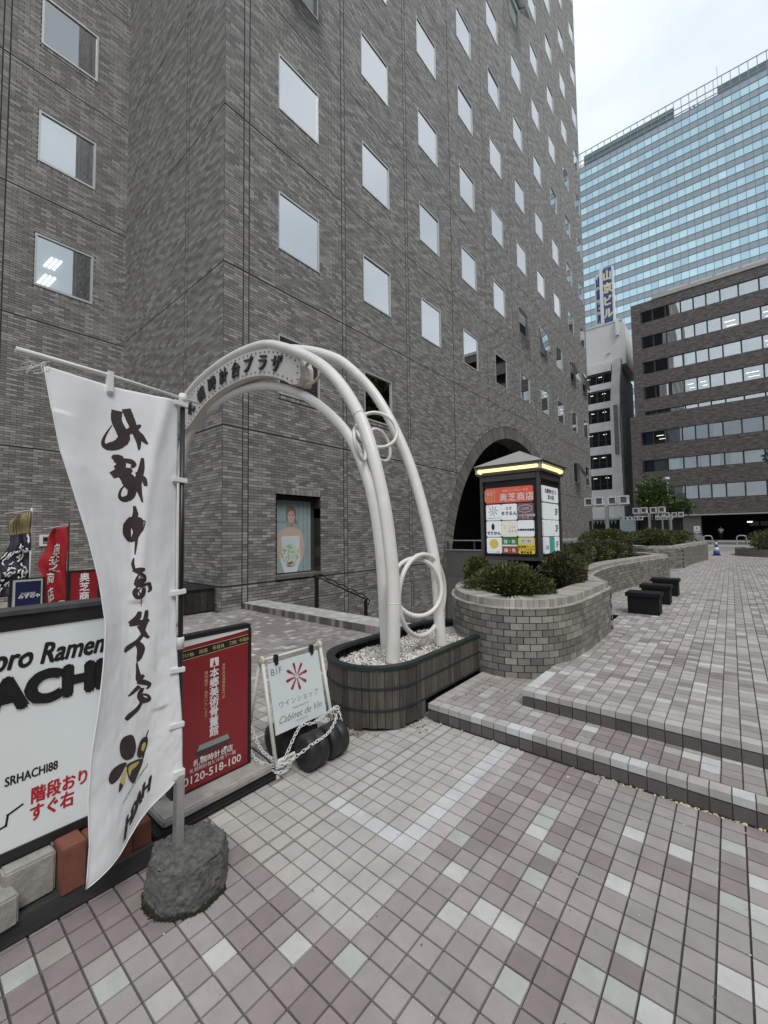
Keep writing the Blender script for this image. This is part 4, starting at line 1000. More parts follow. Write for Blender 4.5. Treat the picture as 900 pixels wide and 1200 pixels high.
# ================================================================== nobori banner in front
ban = thing('nobori_banner', 'tall white hanging banner with mirrored brush characters and a bee on a black pole', 'banner', (-2.05, .92, .16))
b = MB(); b.tube([(-2.05, .92, .42), (-2.05, .915, 2.27)], .0115, 12); b.obj('pole', m_black, ban)
b = MB(); b.box(-2.072, -2.028, .902, .938, .15, .47, bev=.003); b.obj('pole_socket', m_steel, ban)
b = MB(); b.tube([(-2.05, .29, 2.305), (-2.05, .60, 2.293), (-2.05, .99, 2.262)], [.011, .008, .006], 10); b.obj('crossbar', m_white, ban)
b = MB(); b.lathe([(.017, 0), (.02, .02), (.017, .045)], (-2.05, .915, 2.245), 14); b.lathe([(.017, 0), (.018, .05), (.015, .055)], (-2.05, .918, 1.05), 14); b.obj('pole_cap', m_white, ban)
LE = [(0, .375, 2.27), (.1, .40, 2.10), (.2, .43, 1.93), (.28, .465, 1.80), (.37, .52, 1.59), (.45, .56, 1.41), (.54, .585, 1.23), (.62, .58, 1.06), (.70, .565, .89), (.78, .545, .72), (.86, .54, .56), (.93, .55, .38), (1, .545, .21)]
RE = [(0, .893, 2.245), (.2, .893, 1.9), (.45, .893, 1.4), (.62, .90, 1.05), (.8, .925, .72), (1, .93, .475)]
def lerpt(tb, t):
    for a, b_ in zip(tb, tb[1:]):
        if t <= b_[0]: k = (t - a[0]) / (b_[0] - a[0]); return a[1] + (b_[1] - a[1]) * k, a[2] + (b_[2] - a[2]) * k
    return tb[-1][1:]
def cloth(u, v):   # u 0 at the pole, 1 at the free edge; v 0 top, 1 bottom
    ly, lz = lerpt(LE, v); ry, rz = lerpt(RE, v)
    y = ry + (ly - ry) * u; z = rz + (lz - rz) * u
    z -= .03 * math.sin(u * math.pi) * (v ** 4)
    y += .018 * math.sin(math.pi * u) * max(0, v - .5)
    sag = .012 * math.sin(math.pi * u) * (1 - v)
    amp = .012 + .035 * v
    x = -2.045 + amp * math.sin(u * 5.2 + v * 3.0) * math.sin(math.pi * min(u * 1.3, 1) * .5) + .05 * math.sin(v * 3.1) * u + .009 * math.sin((u * 9 - v * 5)) * (1 - u * .3)
    # tension folds from the ties
    x += .012 * math.exp(-((u - .12 - .9 * (v - .02)) ** 2) / .004) * (v < .5) + .010 * math.exp(-((u - .85 + 1.1 * (v - .2)) ** 2) / .006) * (.1 < v < .75) - .010 * math.exp(-((u - .5 - .35 * (v - .3)) ** 2) / .003) * math.sin(min(max((v - .25) / .3, 0), 1) * math.pi)
    x += .006 * noise.noise(Vector((u * 5, v * 9, 2.0))) + .0022 * noise.noise(Vector((u * 16, v * 34, 5.0))) * (.4 + v)
    return Vector((x, y, z - sag))
nu, nv = 60, 200
b = MB(); b.add([cloth(i / nu, j / nv) for j in range(nv + 1) for i in range(nu + 1)], [(j * (nu + 1) + i, j * (nu + 1) + i + 1, (j + 1) * (nu + 1) + i + 1, (j + 1) * (nu + 1) + i) for j in range(nv) for i in range(nu)], 0, True)
m_cloth = mat('white_cloth', (.86, .875, .89), .85, .03, 5, .15, 400, dirt=.07)
clo = b.obj('cloth', m_cloth, ban); md = clo.modifiers.new('thick', 'SOLIDIFY'); md.thickness = .0012; md.offset = 0
# print: brush strokes given as (y, z, half width, half height) on the hanging plane, then laid on to the cloth
STROKES = (((.6293,2.1418,.0116,.0132),(.6276,2.0988,.0107,.0123),(.6449,2.0547,.0108,.0123),(.6563,2.0234,.0126,.0143),(.6336,1.9912,.0107,.0122),(.5974,1.979,.0076,.0088),(.5813,1.9922,.0039,.0046),(.5885,2.0258,.0024,.0028),(.6117,2.0749,.0008,.0009)),((.6625,2.1559,.0093,.0106),(.6777,2.1138,.0094,.0106),(.6958,2.064,.0078,.0087),(.7115,2.0132,.0053,.0058),(.713,1.9774,.0018,.0019)),((.6593,2.0459,.0059,.0067),(.6897,2.0668,.0078,.0087),(.7191,2.0919,.0022,.0024)),((.6869,2.0769,.006,.0068),(.7182,2.0387,.008,.0088),(.7473,2.0081,.0018,.002)),((.6142,1.9387,.0032,.0037),(.6364,1.9285,.0107,.0122),(.6484,1.9055,.0092,.0104),(.6232,1.8894,.002,.0023)),((.6531,1.925,.0042,.0047),(.681,1.9219,.0056,.0062),(.6941,1.9091,.0052,.0058),(.684,1.8945,.0021,.0024)),((.6141,1.8549,.0073,.0083),(.64,1.8688,.0099,.0112),(.6673,1.8774,.0084,.0095),(.6876,1.8853,.0034,.0038)),((.6476,1.9035,.0058,.0066),(.6609,1.8577,.0118,.0132),(.6741,1.8258,.011,.0123),(.6891,1.7984,.0094,.0105),(.6837,1.7647,.0077,.0085),(.6586,1.7538,.0058,.0066),(.6443,1.767,.0033,.0037),(.6495,1.7955,.0021,.0023),(.6666,1.8204,.0013,.0014)),((.6708,1.873,.0042,.0047),(.6954,1.8324,.0078,.0086),(.7152,1.7906,.0044,.0048),(.7274,1.7412,.0013,.0014)),((.7268,1.9423,.0031,.0034),(.7223,1.893,.0066,.0073),(.7109,1.8385,.0079,.0087),(.7168,1.8004,.0044,.0048),(.7247,1.7458,.0013,.0014)),((.7033,1.8764,.0035,.0039),(.7301,1.8471,.0058,.0063),(.7386,1.8147,.0031,.0034)),((.6998,1.7255,.0022,.0024),(.7047,1.6894,.0052,.0057),(.6984,1.6511,.006,.0067),(.7077,1.6131,.0048,.0052),(.7102,1.5655,.0022,.0024),(.7077,1.5087,.0009,.0009)),((.6929,1.6748,.0043,.0047),(.6774,1.6396,.0093,.0104),(.6755,1.6039,.0093,.0103),(.6861,1.5736,.0051,.0056)),((.6896,1.67,.0034,.0038),(.7173,1.6609,.0066,.0072),(.7145,1.6207,.007,.0076),(.6997,1.5771,.0047,.0052),(.6776,1.5757,.0021,.0023)),((.714,1.6494,.0022,.0024),(.7367,1.6574,.0013,.0014),(.7294,1.6207,.0013,.0014),(.7183,1.5997,.0009,.001)),((.7045,1.4947,.0013,.0014),(.6998,1.4695,.0039,.0042),(.7072,1.437,.003,.0033)),((.7045,1.4409,.0034,.0038),(.7279,1.4411,.0061,.0067),(.7437,1.4437,.0022,.0024)),((.6986,1.4414,.0021,.0024),(.7282,1.424,.0035,.0038),(.7425,1.4094,.0044,.0048),(.7463,1.3881,.0027,.0029)),((.7281,1.4268,.0035,.0038),(.7174,1.3899,.0061,.0066),(.7308,1.3715,.0044,.0047),(.7661,1.3804,.0023,.0024)),((.7625,1.3827,.004,.0043),(.7701,1.353,.0041,.0043),(.7614,1.3386,.0013,.0014)),((.7417,1.3999,.0062,.0067),(.722,1.3753,.0052,.0057),(.7063,1.3862,.0021,.0024)),((.7291,1.3698,.0035,.0038),(.7121,1.3499,.006,.0066),(.7211,1.3263,.0074,.008),(.7393,1.3355,.0066,.0071),(.7423,1.3618,.004,.0043)),((.7316,1.3193,.0013,.0014),(.7358,1.2772,.0004,.0005)),((.7309,1.2571,.0035,.0038),(.7227,1.2283,.0065,.007),(.6924,1.2092,.0038,.0042)),((.6933,1.2053,.0051,.0056),(.7317,1.2081,.0061,.0066),(.7687,1.2132,.0022,.0024)),((.7573,1.2589,.004,.0043),(.751,1.2086,.0062,.0067),(.7454,1.1717,.004,.0043)),((.7319,1.1949,.0052,.0057),(.75,1.1558,.0053,.0057),(.7672,1.1354,.0022,.0024)),((.7448,1.1549,.0035,.0038),(.7227,1.1255,.0048,.0051),(.6858,1.1037,.0063,.0069),(.6761,1.0894,.0025,.0027)),((.7227,1.1236,.0052,.0056),(.7388,1.0941,.0083,.0089),(.7342,1.0558,.0065,.007),(.7268,1.0353,.0013,.0014)),((.7242,1.0359,.0013,.0014),(.7301,.9917,.0043,.0047),(.7357,.9624,.0074,.0079),(.7547,.9722,.004,.0042)),((.7273,.948,.003,.0033),(.75,.9417,.0062,.0066),(.7804,.922,.0045,.0047),(.7699,.9042,.0022,.0024)),((.738,.9283,.0052,.0056),(.7127,.908,.0043,.0046),(.6927,.8975,.0013,.0014)),((.7504,.9155,.0053,.0056),(.7404,.8868,.0061,.0065),(.7548,.8602,.0066,.007),(.7823,.8535,.0045,.0047),(.7757,.8743,.0027,.0028),(.7526,.8869,.0022,.0023)),((.7522,.8591,.0035,.0037),(.7378,.8358,.0052,.0056),(.7209,.822,.0056,.006),(.7,.8108,.0072,.0078),(.6853,.8004,.0054,.0059)),((.7769,.685,.0013,.0014),(.782,.7018,.0018,.0019),(.7871,.7148,.0009,.0009)))
BEE_k = [[(0.6587,0.6959),(0.6615,0.717),(0.6726,0.7306),(0.6931,0.7319),(0.7141,0.7232),(0.7282,0.6915),(0.7313,0.6539),(0.7183,0.6246),(0.6891,0.6304),(0.6658,0.6595)],[(0.6133,0.603),(0.6252,0.6255),(0.6543,0.6307),(0.6909,0.6189),(0.679,0.5972),(0.6592,0.5758),(0.6357,0.568),(0.6184,0.5783)],[(0.6587,0.5155),(0.6605,0.5524),(0.6777,0.5341)],[(0.6927,0.6092),(0.7633,0.5951),(0.7612,0.5638),(0.7444,0.5327),(0.7269,0.5098),(0.709,0.5305),(0.6968,0.5628)],[(0.7405,0.6183),(0.7416,0.6544),(0.7524,0.6814),(0.7698,0.6896),(0.7831,0.6845),(0.7853,0.6557),(0.777,0.62),(0.7589,0.6024)],[(0.7673,0.6211),(0.7761,0.6222),(0.7712,0.5964),(0.7634,0.5923)]]
BEE_y = [[(0.692,0.6006),(0.6689,0.5751),(0.6629,0.5531),(0.6801,0.5347),(0.687,0.56)],[(0.702,0.5963),(0.7504,0.5904),(0.7352,0.5749),(0.7166,0.5721),(0.7036,0.5544)],[(0.7583,0.6386),(0.7598,0.6564),(0.771,0.665),(0.7774,0.6532),(0.7707,0.6308),(0.7619,0.6297)]]
LET = [('H', 0.7857, 0.459), ('A', 0.7539, 0.4256), ('C', 0.7298, 0.3915), ('H', 0.7067, 0.3712), ('I', 0.6893, 0.3363), ('S', 0.7329, 0.508)]

P = Print()
def brush(st, k):
    c = spline([(a[0], a[1], 0) for a in st], 7); n = len(st) - 1; w_ = []
    for i in range(len(c)):
        t = i / (len(c) - 1) * n; q = min(int(t), n - 1); f_ = t - q
        w_.append(((st[q][2] * (1 - f_) + st[q + 1][2] * f_) * 1.85, (st[q][3] * (1 - f_) + st[q + 1][3] * f_) * 1.85))
    L_, R_ = [], []
    for i, p in enumerate(c):
        a = c[max(i - 1, 0)]; b_ = c[min(i + 1, len(c) - 1)]; d_ = (b_ - a)
        d_ = Vector((d_.x / .0033, d_.y / .0024)).normalized(); nx, ny = -d_.y, d_.x
        jt = 1 + .10 * noise.noise(Vector((i * .9, k * 3.1, 0)))
        L_.append((p.x + nx * w_[i][0] * jt, p.y + ny * w_[i][1] * jt)); R_.append((p.x - nx * w_[i][0] * jt, p.y - ny * w_[i][1] * jt))
    z = .0003 * (k % 7)
    vs = [(a[0], a[1], z) for a in L_] + [(a[0], a[1], z) for a in R_]; m = len(L_)
    P.add(vs, [(i, i + 1, m + i + 1, m + i) for i in range(m - 1)])
for k, st in enumerate(STROKES): brush(st, k)
for q in BEE_k: P.poly([tuple(p)[:2] for p in spline([(a, b_, 0) for a, b_ in q], 4, True)], 0, .0022)
for q in BEE_y: P.poly([tuple(p)[:2] for p in spline([(a, b_, 0) for a, b_ in q], 4, True)], 1, .0030)
for chh, yy, zz in LET:
    sz_ = .10 if chh != 'S' else .024
    vs, fs = txt(chh if chh != 'S' else 'Sapporo Ramen', sz_, 0, sh=.15)
    for k_, (o1, o2) in enumerate(((0, 0),) if chh == 'S' else ((-.008, -.002), (.008, 0), (0, .005), (-.004, 0), (.004, .003))):
        pts = []
        for p in vs:
            X_, Y_ = -(p.x + o1) * (.55 if chh != 'S' else .75), p.y + o2   # printed side is turned away: mirrored
            pts.append((yy + X_ + Y_ * .18, zz + Y_ + X_ * (.85 if chh == 'S' else .75), .0024 + .0004 * k_))
        P.add(pts, fs)
def uv_of(y, z):
    u, v = .5, .5
    for _ in range(14):
        ry = lerpt(RE, min(max(v, 0), 1)); ly = lerpt(LE, min(max(v, 0), 1))
        c_ = cloth(u, v); 
        u = min(max(u + (c_.y - y) / max(ry[0] - ly[0], .1), 0), 1); v = min(max(v + (c_.z - z) / 1.9, 0), 1)
    return u, v
def cvt(P):
    bm = bmesh.new(); vs = [bm.verts.new(v) for v in P.v]
    for f, mi in zip(P.f, P.mi):
        try: bf = bm.faces.new([vs[i] for i in f]); bf.material_index = mi
        except ValueError: pass
    bmesh.ops.triangulate(bm, faces=bm.faces[:])
    for _ in range(3):
        le = [e for e in bm.edges if e.calc_length() > .02]
        if le: bmesh.ops.subdivide_edges(bm, edges=le, cuts=1); bmesh.ops.triangulate(bm, faces=[f for f in bm.faces if len(f.verts) > 3])
    for v in bm.verts:
        h = v.co.z; u, vv = uv_of(v.co.x, v.co.y); p = cloth(u, vv); e = 1e-3; n = (cloth(u + e, vv) - p).cross(cloth(u, vv + e) - p).normalized()
        if n.x < 0: n = -n
        v.co = p + n * (.0012 + h * .6)
    me = bpy.data.meshes.new('print'); bm.to_mesh(me); bm.free()
    return me
o = O('print', cvt(P), [m_inkbr, mat('bee_yellow', (.62, .5, .16), .7, 0)], ban)
m_strap = mat('strap_white', (.78, .79, .78), .8, .05)
b = MB(); b.box(-2.064, -2.030, .588, .612, 2.215, 2.306, bev=.003); b.obj('tie_strap', m_strap, ban)
for z in (2.235, 1.86, 1.32, .955, .70): b = MB(); T = Matrix.Translation((-2.048, .902, z)) @ Matrix.Rotation(R(rnd.uniform(-7, 7)), 4, 'X'); b.box(-.017, .017, -.034, .034, -.012, .012, T=T, bev=.003); b.obj('tie_strap', m_strap, ban)
b = MB(); b.box(-2.068, -2.030, .89, .94, .455, .492, bev=.003); b.obj('tie_strap', m_strap, ban)
b = MB()
for k in range(10):
    p = Vector((-2.05, .375 + .01 * rnd.random(), 2.285)); pts = [p]; 
    for q in range(4): p = p + Vector((rnd.uniform(-.012, .012), rnd.uniform(-.03, .016), rnd.uniform(-.028, .006))); pts.append(p)
    b.tube(spline(pts, 3), .0012, 4)
b.obj('frayed_thread', m_white, ban)
b = MB(); b.tube([cloth(1, j / 60) + Vector((.001, 0, 0)) for j in range(61)] + [cloth(1 - i / 20, 1) for i in range(1, 21)], .0032, 6); b.obj('hem', m_cloth, ban)
# rock base
rk = thing('rock_base', 'rough grey boulder like concrete lump holding the banner pole', 'rock', (-1.97, .93, 0))
bm = bmesh.new(); bmesh.ops.create_icosphere(bm, subdivisions=6, radius=1)
for v in bm.verts:
    p = v.co.copy(); a = math.atan2(p.y, p.x); am = ((a + .25) % (math.pi / 4)) - math.pi / 8; rr2 = .163 / math.cos(am) * (1 + .03 * noise.noise(p * 1.1))
    hz = max(-1, min(1, p.z * 1.9)); rad_ = Vector((p.x, p.y, 0)).length
    q = Vector((p.x, p.y, 0)).normalized() * min(1, rad_ * 1.3) if rad_ > 1e-6 else Vector()
    top = max(0, hz - .9) * 10
    pit = max(0, noise.noise(p * 11) - .12) * (.5 + .9 * top + .8 * max(0, -hz - .1))
    n1 = noise.fractal(p * 3, 1, 2, 4) * .007 + noise.fractal(p * 14, .8, 2, 4) * (.003 + .004 * top) - .016 * pit
    cham = 1 - .07 * max(0, hz)
    v.co = Vector((q.x * (rr2 * cham + n1), q.y * (rr2 * cham + n1), .08 + hz * .085 + n1 * .8))
me = bpy.data.meshes.new('rock'); bm.to_mesh(me); bm.free()
for p_ in me.polygons: p_.use_smooth = True
o = O('rock', me, mat('rock_concrete', (.115, .113, .106), .95, .6, 45, 1.0, 60, dirt=.6), rk, (0, 0, 0))
C = []
for k in range(1500):
    a = rnd.uniform(-2.3, .6); C.append((-1.97 + .172 * math.cos(a) + rnd.gauss(0, .006), .93 + .172 * math.sin(a) + rnd.gauss(0, .005), .0 + abs(rnd.gauss(0, .004))))
n = len(C); a = npr.randn(n, 3) * .0025
many('moss', C, a, npr.randn(n, 3) * .002, npr.randn(n, 3) * .002 + np.array([0, 0, .004]), mat('moss', (.03, .034, .018), .95, .3), rk)

# ================================================================== ramen sign board on its trolley
rs_ = thing('ramen_sign', 'large white illuminated ramen sign in a black frame at the left edge', 'sign board', (-2.38, .1, .3))
SX = -2.33; ya, yb, za, zb = -.75, .80, .285, 1.235
b = MB(); b.box(SX - .12, SX, ya, yb, zb - .035, zb + .03, bev=.004); b.box(SX - .12, SX, ya, yb, za - .02, za + .02); b.box(SX - .12, SX, yb - .03, yb + .005, za + .02, zb - .035); b.box(SX - .12, SX, ya, ya + .03, za + .02, zb - .035)
b.obj('frame', mat('sign_frame_black', (.02, .02, .021), .35, .2), rs_)
b = MB(); b.box(SX - .13, SX + .012, ya - .01, yb + .01, zb + .031, zb + .05); b.obj('top_cap', mat('weathered_black', (.07, .072, .075), .5, .35, 20, dirt=.2), rs_)
b = MB(); b.box(SX - .11, SX - .008, ya + .03, yb - .03, za + .02, zb - .035); b.obj('face', mat('sign_face_white', (.66, .70, .70), .22, .02, 3, emit=(.66, .7, .7), es=.12), rs_)
P = Print(); zc, yc = .77, .40
kw_wob[0] = .0035
P.text('Sapporo Ramen', .005, .335, .125, bold=.0035, sh=.3, wid=.70)
P.text('HACHI', .025, .205, .175, bold=.014, wid=1.0)
kw_wob[0] = 0
P.text('SRHACHI88', .03, -.15, .052, bold=.0012, wid=.66)
P.text('階段おりて', .158, -.245, .072, mi=1, bold=.0022, wid=.74); P.text('すぐ右', .103, -.318, .072, mi=1, bold=.0022, wid=.74)
for a_ in ([(-.14, -.345), (-.05, -.325), (-.045, -.285), (.0, -.265)],):
    for p, q in zip(a_, a_[1:]):
        d_ = Vector((q[0] - p[0], q[1] - p[1])).normalized() * .004; s2 = Vector((-d_.y, d_.x)); P.poly([(p[0] - d_.x + s2.x, p[1] - d_.y + s2.y), (q[0] + d_.x + s2.x, q[1] + d_.y + s2.y), (q[0] + d_.x - s2.x, q[1] + d_.y - s2.y), (p[0] - d_.x - s2.x, p[1] - d_.y - s2.y)])
P.out('print', [m_ink, m_inkred], rs_, (SX - .0062, yc, zc - .035), (0, 1, 0), (0, 0, 1))
b = MB()
for yy in (-.5, .6): b.box(SX - .09, SX - .03, yy - .03, yy + .03, .06, za - .019)
b.obj('leg', m_black, rs_)
tr = thing('sign_trolley', 'low black timber base under the white ramen sign', 'sign base', (-2.4, 0, 0))
mtd = mat('tarred_timber', (.04, .04, .042), .7, .5, 10, .6, 50, stretch=(4, .6, 4), dirt=.3)
for k in range(3):
    b = MB(); b.box(-2.62 + .125 * k, -2.62 + .125 * k + .118, -1.0, .88, .03, .085, bev=.004); b.obj('plank', mtd, tr)
b = MB(); b.box(-2.245, -2.22, -1.0, .885, .005, .095, bev=.003); b.box(-2.63, -2.245, .86, .884, .005, .09); b.obj('edge_board', mtd, tr)
def cblock(label, x, y, z, rz, sx=.15, sy=.30, sz=.12, hole_shade=True):
    t = thing('concrete_block', label, 'block', (x, y, z), rz, 'concrete blocks weighing down the ramen sign')
    b = MB(); b.box(-sx / 2, sx / 2, -sy / 2, sy / 2, 0, sz, bev=.008)
    me = b.mesh(); o = O('block', me, m_conc, t, (0, 0, 0))
    if not hole_shade: return t
    b = MB(); b.tube([(sx / 2 - .02, -sy / 2 + .05, sz * .5), (sx / 2 + .0015, -sy / 2 + .05, sz * .5)], .032, 14); b.obj('hole_shade', m_blackr, t, (0, 0, 0))  # black disc on the solid block paints the shade inside its hole
    return t
cblock('pale concrete block nearest the left edge on the ramen sign base', -2.25, .27, .088, .1, .13, .20, .115)
cblock('long concrete block under the ramen sign left of the red bricks', -2.33, .42, .088, .02, .12, .17, .165, False)
for i, (y, x, rz, lb) in enumerate(((.555, -2.27, .05, 'leftmost red brick standing on edge beside the concrete block'), (.652, -2.31, -.04, 'second red brick, partly behind the banner tip'), (.748, -2.295, .08, 'third red brick just right of the banner tip'), (.838, -2.31, .0, 'last red brick at the right end of the sign base'))):
    t = thing('red_brick', lb, 'brick', (x, y, .088), rz, 'red bricks weighing down the ramen sign'); b = MB(); b.box(-.058, .058, -.043, .043, 0, (.185, .165, .12, .11)[i], bev=.004); b.obj('brick', m_redbrick, t, (0, 0, 0))

# ================================================================== red antique shop board
rb = thing('antique_sign', 'dark red upright sign board with white vertical characters and a gate picture', 'sign board', (-2.53, 1.34, .09))
SX = -2.50; ya, yb, za, zb = 1.08, 1.585, .09, .985
b = MB(); b.box(SX - .07, SX, ya, yb, zb - .014, zb + .012, bev=.003); b.box(SX - .07, SX, ya, ya + .016, za, zb - .014); b.box(SX - .07, SX, yb - .016, yb + .004, za, zb - .014); b.box(SX - .07, SX, ya + .016, yb - .016, za - .01, za + .006)
b.obj('frame', m_black, rb)
b = MB(); b.box(SX - .065, SX - .006, ya + .016, yb - .016, za + .006, zb - .014); b.obj('face', mat('deep_red_face', (.20, .012, .018), .25, .08, 3, emit=(.2, .012, .018), es=.1), rb)
P = Print(); h = zb - .014; zc = (za + zb) / 2; w2 = (yb - ya) / 2 - .017; T_ = h - zc
P.poly([(-w2, T_), (w2, T_), (w2, T_ - .012), (.6 * w2, T_ - .02), (0, T_ - .028), (-w2, T_ - .04)], 0); P.poly([(-w2, T_ - .065), (w2, T_ - .045), (w2, T_ - .092), (-w2, T_ - .115)], 1, .0003)
P.poly([(-w2, T_ - .062), (w2, T_ - .042), (w2, T_ - .045), (-w2, T_ - .065)], 2, .0004); P.poly([(-w2, T_ - .115), (w2, T_ - .092), (w2, T_ - .095), (-w2, T_ - .118)], 2, .0004)
for i, s2 in enumerate(('掛け軸', '絵画', '茶道具', '刀剣', '中国美術')): P.text(s2, -w2 + .065 + .098 * i, T_ - .088 + .0045 * i, .027, mi=2, z=.0006)
P.rr(-.028, .028, T_ - .195, T_ - .142, .006, 0, .0002); P.poly([(-.012, T_ - .19), (.0, T_ - .145), (.004, T_ - .17), (.012, T_ - .19)], 3, .0005)
P.vtext('本郷美術骨董館', 0, T_ - .232, .062, .059, bold=.0015, z=.0003)
P.vtext('美術品高価買取専門店', .062, T_ - .20, .021, .022, z=.0003, mi=2); P.vtext('無料鑑定・査定いたします', -.052, T_ - .22, .022, .0235, z=.0003, mi=2)
zr = T_ - .672
P.poly([(-.125, zr - .012), (-.098, zr + .016), (.098, zr + .016), (.125, zr - .012)], 4, .0003); P.poly([(-.105, zr + .002), (-.092, zr + .034), (.092, zr + .034), (.105, zr + .002)], 5, .0005)
for k in range(14): P.poly([(-.10 + .0148 * k, zr + .003), (-.098 + .0148 * k, zr + .003), (-.088 + .0130 * k, zr + .033), (-.090 + .0130 * k, zr + .033)], 4, .0008)
P.poly([(-.095, zr - .085), (-.05, zr - .085), (-.05, zr - .0125), (-.095, zr - .0125)], 6, .0002); P.poly([(.05, zr - .085), (.095, zr - .085), (.095, zr - .0125), (.05, zr - .0125)], 6, .0002); P.poly([(-.0495, zr - .035), (.0495, zr - .035), (.0495, zr - .0125), (-.0495, zr - .0125)], 6, .0002)
for x in (-.085, .068): P.rr(x, x + .018, zr - .05, zr - .036, .002, 0, .0005)
P.text('札幌時計台店', .0, -.298, .043, z=.0003, bold=.0006); P.text('札幌時計台ビル地下一階', -.0, -.335, .027, z=.0003); P.text('0120-518-100', -.0, -.385, .066, z=.0003, bold=.0006)
P.out('print', [m_inkwh, m_ink, m_inkgold, m_inkred, mat('gate_dark', (.05, .05, .05), .5, 0), mat('gate_roof', (.35, .37, .38), .5, 0), mat('gate_wall', (.10, .03, .03), .5, 0)], rb, (SX - .0045, (ya + yb) / 2, zc), (0, 1, 0), (0, 0, 1))
rbb = thing('sign_trolley', 'concrete slab on a black channel under the red sign board', 'sign base', (-2.47, 1.3, 0))
b = MB(); b.box(-2.57, -2.36, .98, 1.66, .045, .088, bev=.008); b.obj('slab', m_conc, rbb)
b = MB(); b.box(-2.60, -2.33, .93, 1.70, .012, .043, bev=.005); b.box(-2.56, -2.37, 1.0, 1.62, 0, .011); b.obj('channel', m_black, rbb)
b = MB(); b.tube(spline([(-2.62, 1.5, .25), (-2.60, 1.66, .12), (-2.5, 1.72, .05), (-2.42, 1.70, .008), (-2.5, 1.62, .006)], 6), .005, 6); b.obj('cable', m_black, rbb)

# ================================================================== wine shop A-frame
af = thing('wine_shop_stand', 'white tubular A-frame stand with a pale board showing a red star of bottles', 'sign stand', (-2.5, 1.9, 0))
m_bar = mat('stand_white', (.66, .66, .60), .45, .06, 10, dirt=.15)
y0_, y1_, zt = 1.68, 2.20, .725; xt = -2.52
for yy in (y0_, y1_):
    b = MB(); b.tube([(xt + .01, yy, zt), (-2.335, yy + .0, .02)], .0135, 8); b.tube([(-2.337, yy, .03), (-2.332, yy, .0)], .016, 8); b.obj('leg', m_bar, af)
    b = MB(); b.tube([(xt - .01, yy, zt), (-2.74, yy, .0)], .0135, 8); b.obj('leg', m_bar, af)
    b = MB(); T = Matrix.Translation((xt, yy, zt)) @ Matrix.Rotation(R(90), 4, 'X'); b.lathe([(.028, -.014), (.032, 0), (.028, .014)], seg=16, T=T); b.obj('hinge', mat('hinge_cream', (.6, .56, .42), .5), af)
b = MB(); b.tube([(xt, y0_ - .02, zt), (xt, y1_ + .02, zt)], .012, 8); b.obj('top_bar', m_bar, af)
b = MB(); b.tube([(-2.355, y0_, .10), (-2.355, y1_, .10)], .011, 8); b.tube([(-2.70, y0_, .12), (-2.70, y1_, .12)], .011, 8); b.obj('stretcher', m_bar, af)
T0 = Vector((xt + .022, 0, zt - .03)); T1 = Vector((-2.40, 0, .245)); dn = (T1 - T0).normalized(); nn = Vector((-dn.z, 0, dn.x)); nn = nn if nn.x > 0 else -nn
c0 = (T0 + T1) / 2 + Vector((0, (y0_ + y1_) / 2, 0)); hh = (T1 - T0).length / 2
T = Matrix((Vector((0, 1, 0)), -dn, nn)).transposed().to_4x4(); T.translation = c0
b = MB(); b.box(-.228, .225, -hh, hh, -.003, .003, T=T); b.obj('board', mat('pale_board', (.66, .72, .72), .35, .03, 4), af)
P = Print(); star(P, 0, .095, .098, 0, w=.26); star(P, .004, .09, .06, 1, w=.12, z=.0004); P.text('B1F', -.165, .17, .062, mi=2); P.text('ワインショップ', .0, -.055, .047, mi=2, cs=1.2); P.text('WINE MARKET IN', .0, -.105, .018, mi=2)
P.text('Cabinet de Vin', 0, -.15, .064, mi=2, sh=.45); P.text('SAPPORO', 0, -.195, .018, mi=2, cs=1.4)
P.out('print', [mat('wine_red', (.30, .02, .045), .5, .2, 60), mat('wine_pink', (.5, .25, .3), .5, 0), m_gr], af, c0 + nn * .0042, (0, 1, 0), -dn)
for yy in (1.78, 2.10): b = MB(); b.box(xt + .008, xt + .042, yy - .012, yy + .012, zt - .045, zt + .022, bev=.003); b.obj('clip', m_black, af)
def wheel(label, y):
    t = thing('water_weight', label, 'weight', (-2.27, y, 0), group='black plastic weights at the foot of the wine shop stand')
    T = Matrix.Translation((0, 0, .115)) @ Matrix.Rotation(R(90), 4, 'X')
    b = MB(); b.lathe([(.06, -.086), (.092, -.084), (.106, -.078), (.1145, -.066), (.1165, -.05), (.1165, -.012), (.1125, -.009), (.1125, .009), (.1165, .012), (.1165, .05), (.1145, .066), (.106, .078), (.092, .084), (.06, .086)], seg=40, T=T)
    for i, v in enumerate(b.v): b.v[i] = (v[0] * .92, v[1], v[2] if v[2] > .0 else .0)
    b.obj('shell', m_blackr, t, (0, 0, 0))
    b = MB()
    for s in (-1, 1): b.lathe([(.05, -.004), (.05, .004)], seg=20, T=Matrix.Translation((0, s * .084, .115)) @ Matrix.Rotation(R(90), 4, 'X'))
    b.obj('hub', m_black, t, (0, 0, 0))
wheel('left black plastic weight resting against the chain of the wine shop stand', 1.915); wheel('right black plastic weight resting against the chain of the wine shop stand', 2.105)
t = thing('water_weight', 'black plastic weight behind the wine shop board', 'weight', (-2.58, 1.98, 0)); b = MB(); b.lathe([(.07, -.17), (.11, -.16), (.116, -.03), (.116, .03), (.11, .16), (.07, .17)], seg=32, T=Matrix.Translation((0, 0, .116)) @ Matrix.Rotation(R(90), 4, 'X')); b.obj('shell', m_blackr, t, (0, 0, 0))
ch = thing('plastic_chain', 'white plastic chain looped around the wine shop stand and its weights', 'chain', (-2.33, 1.9, .1))
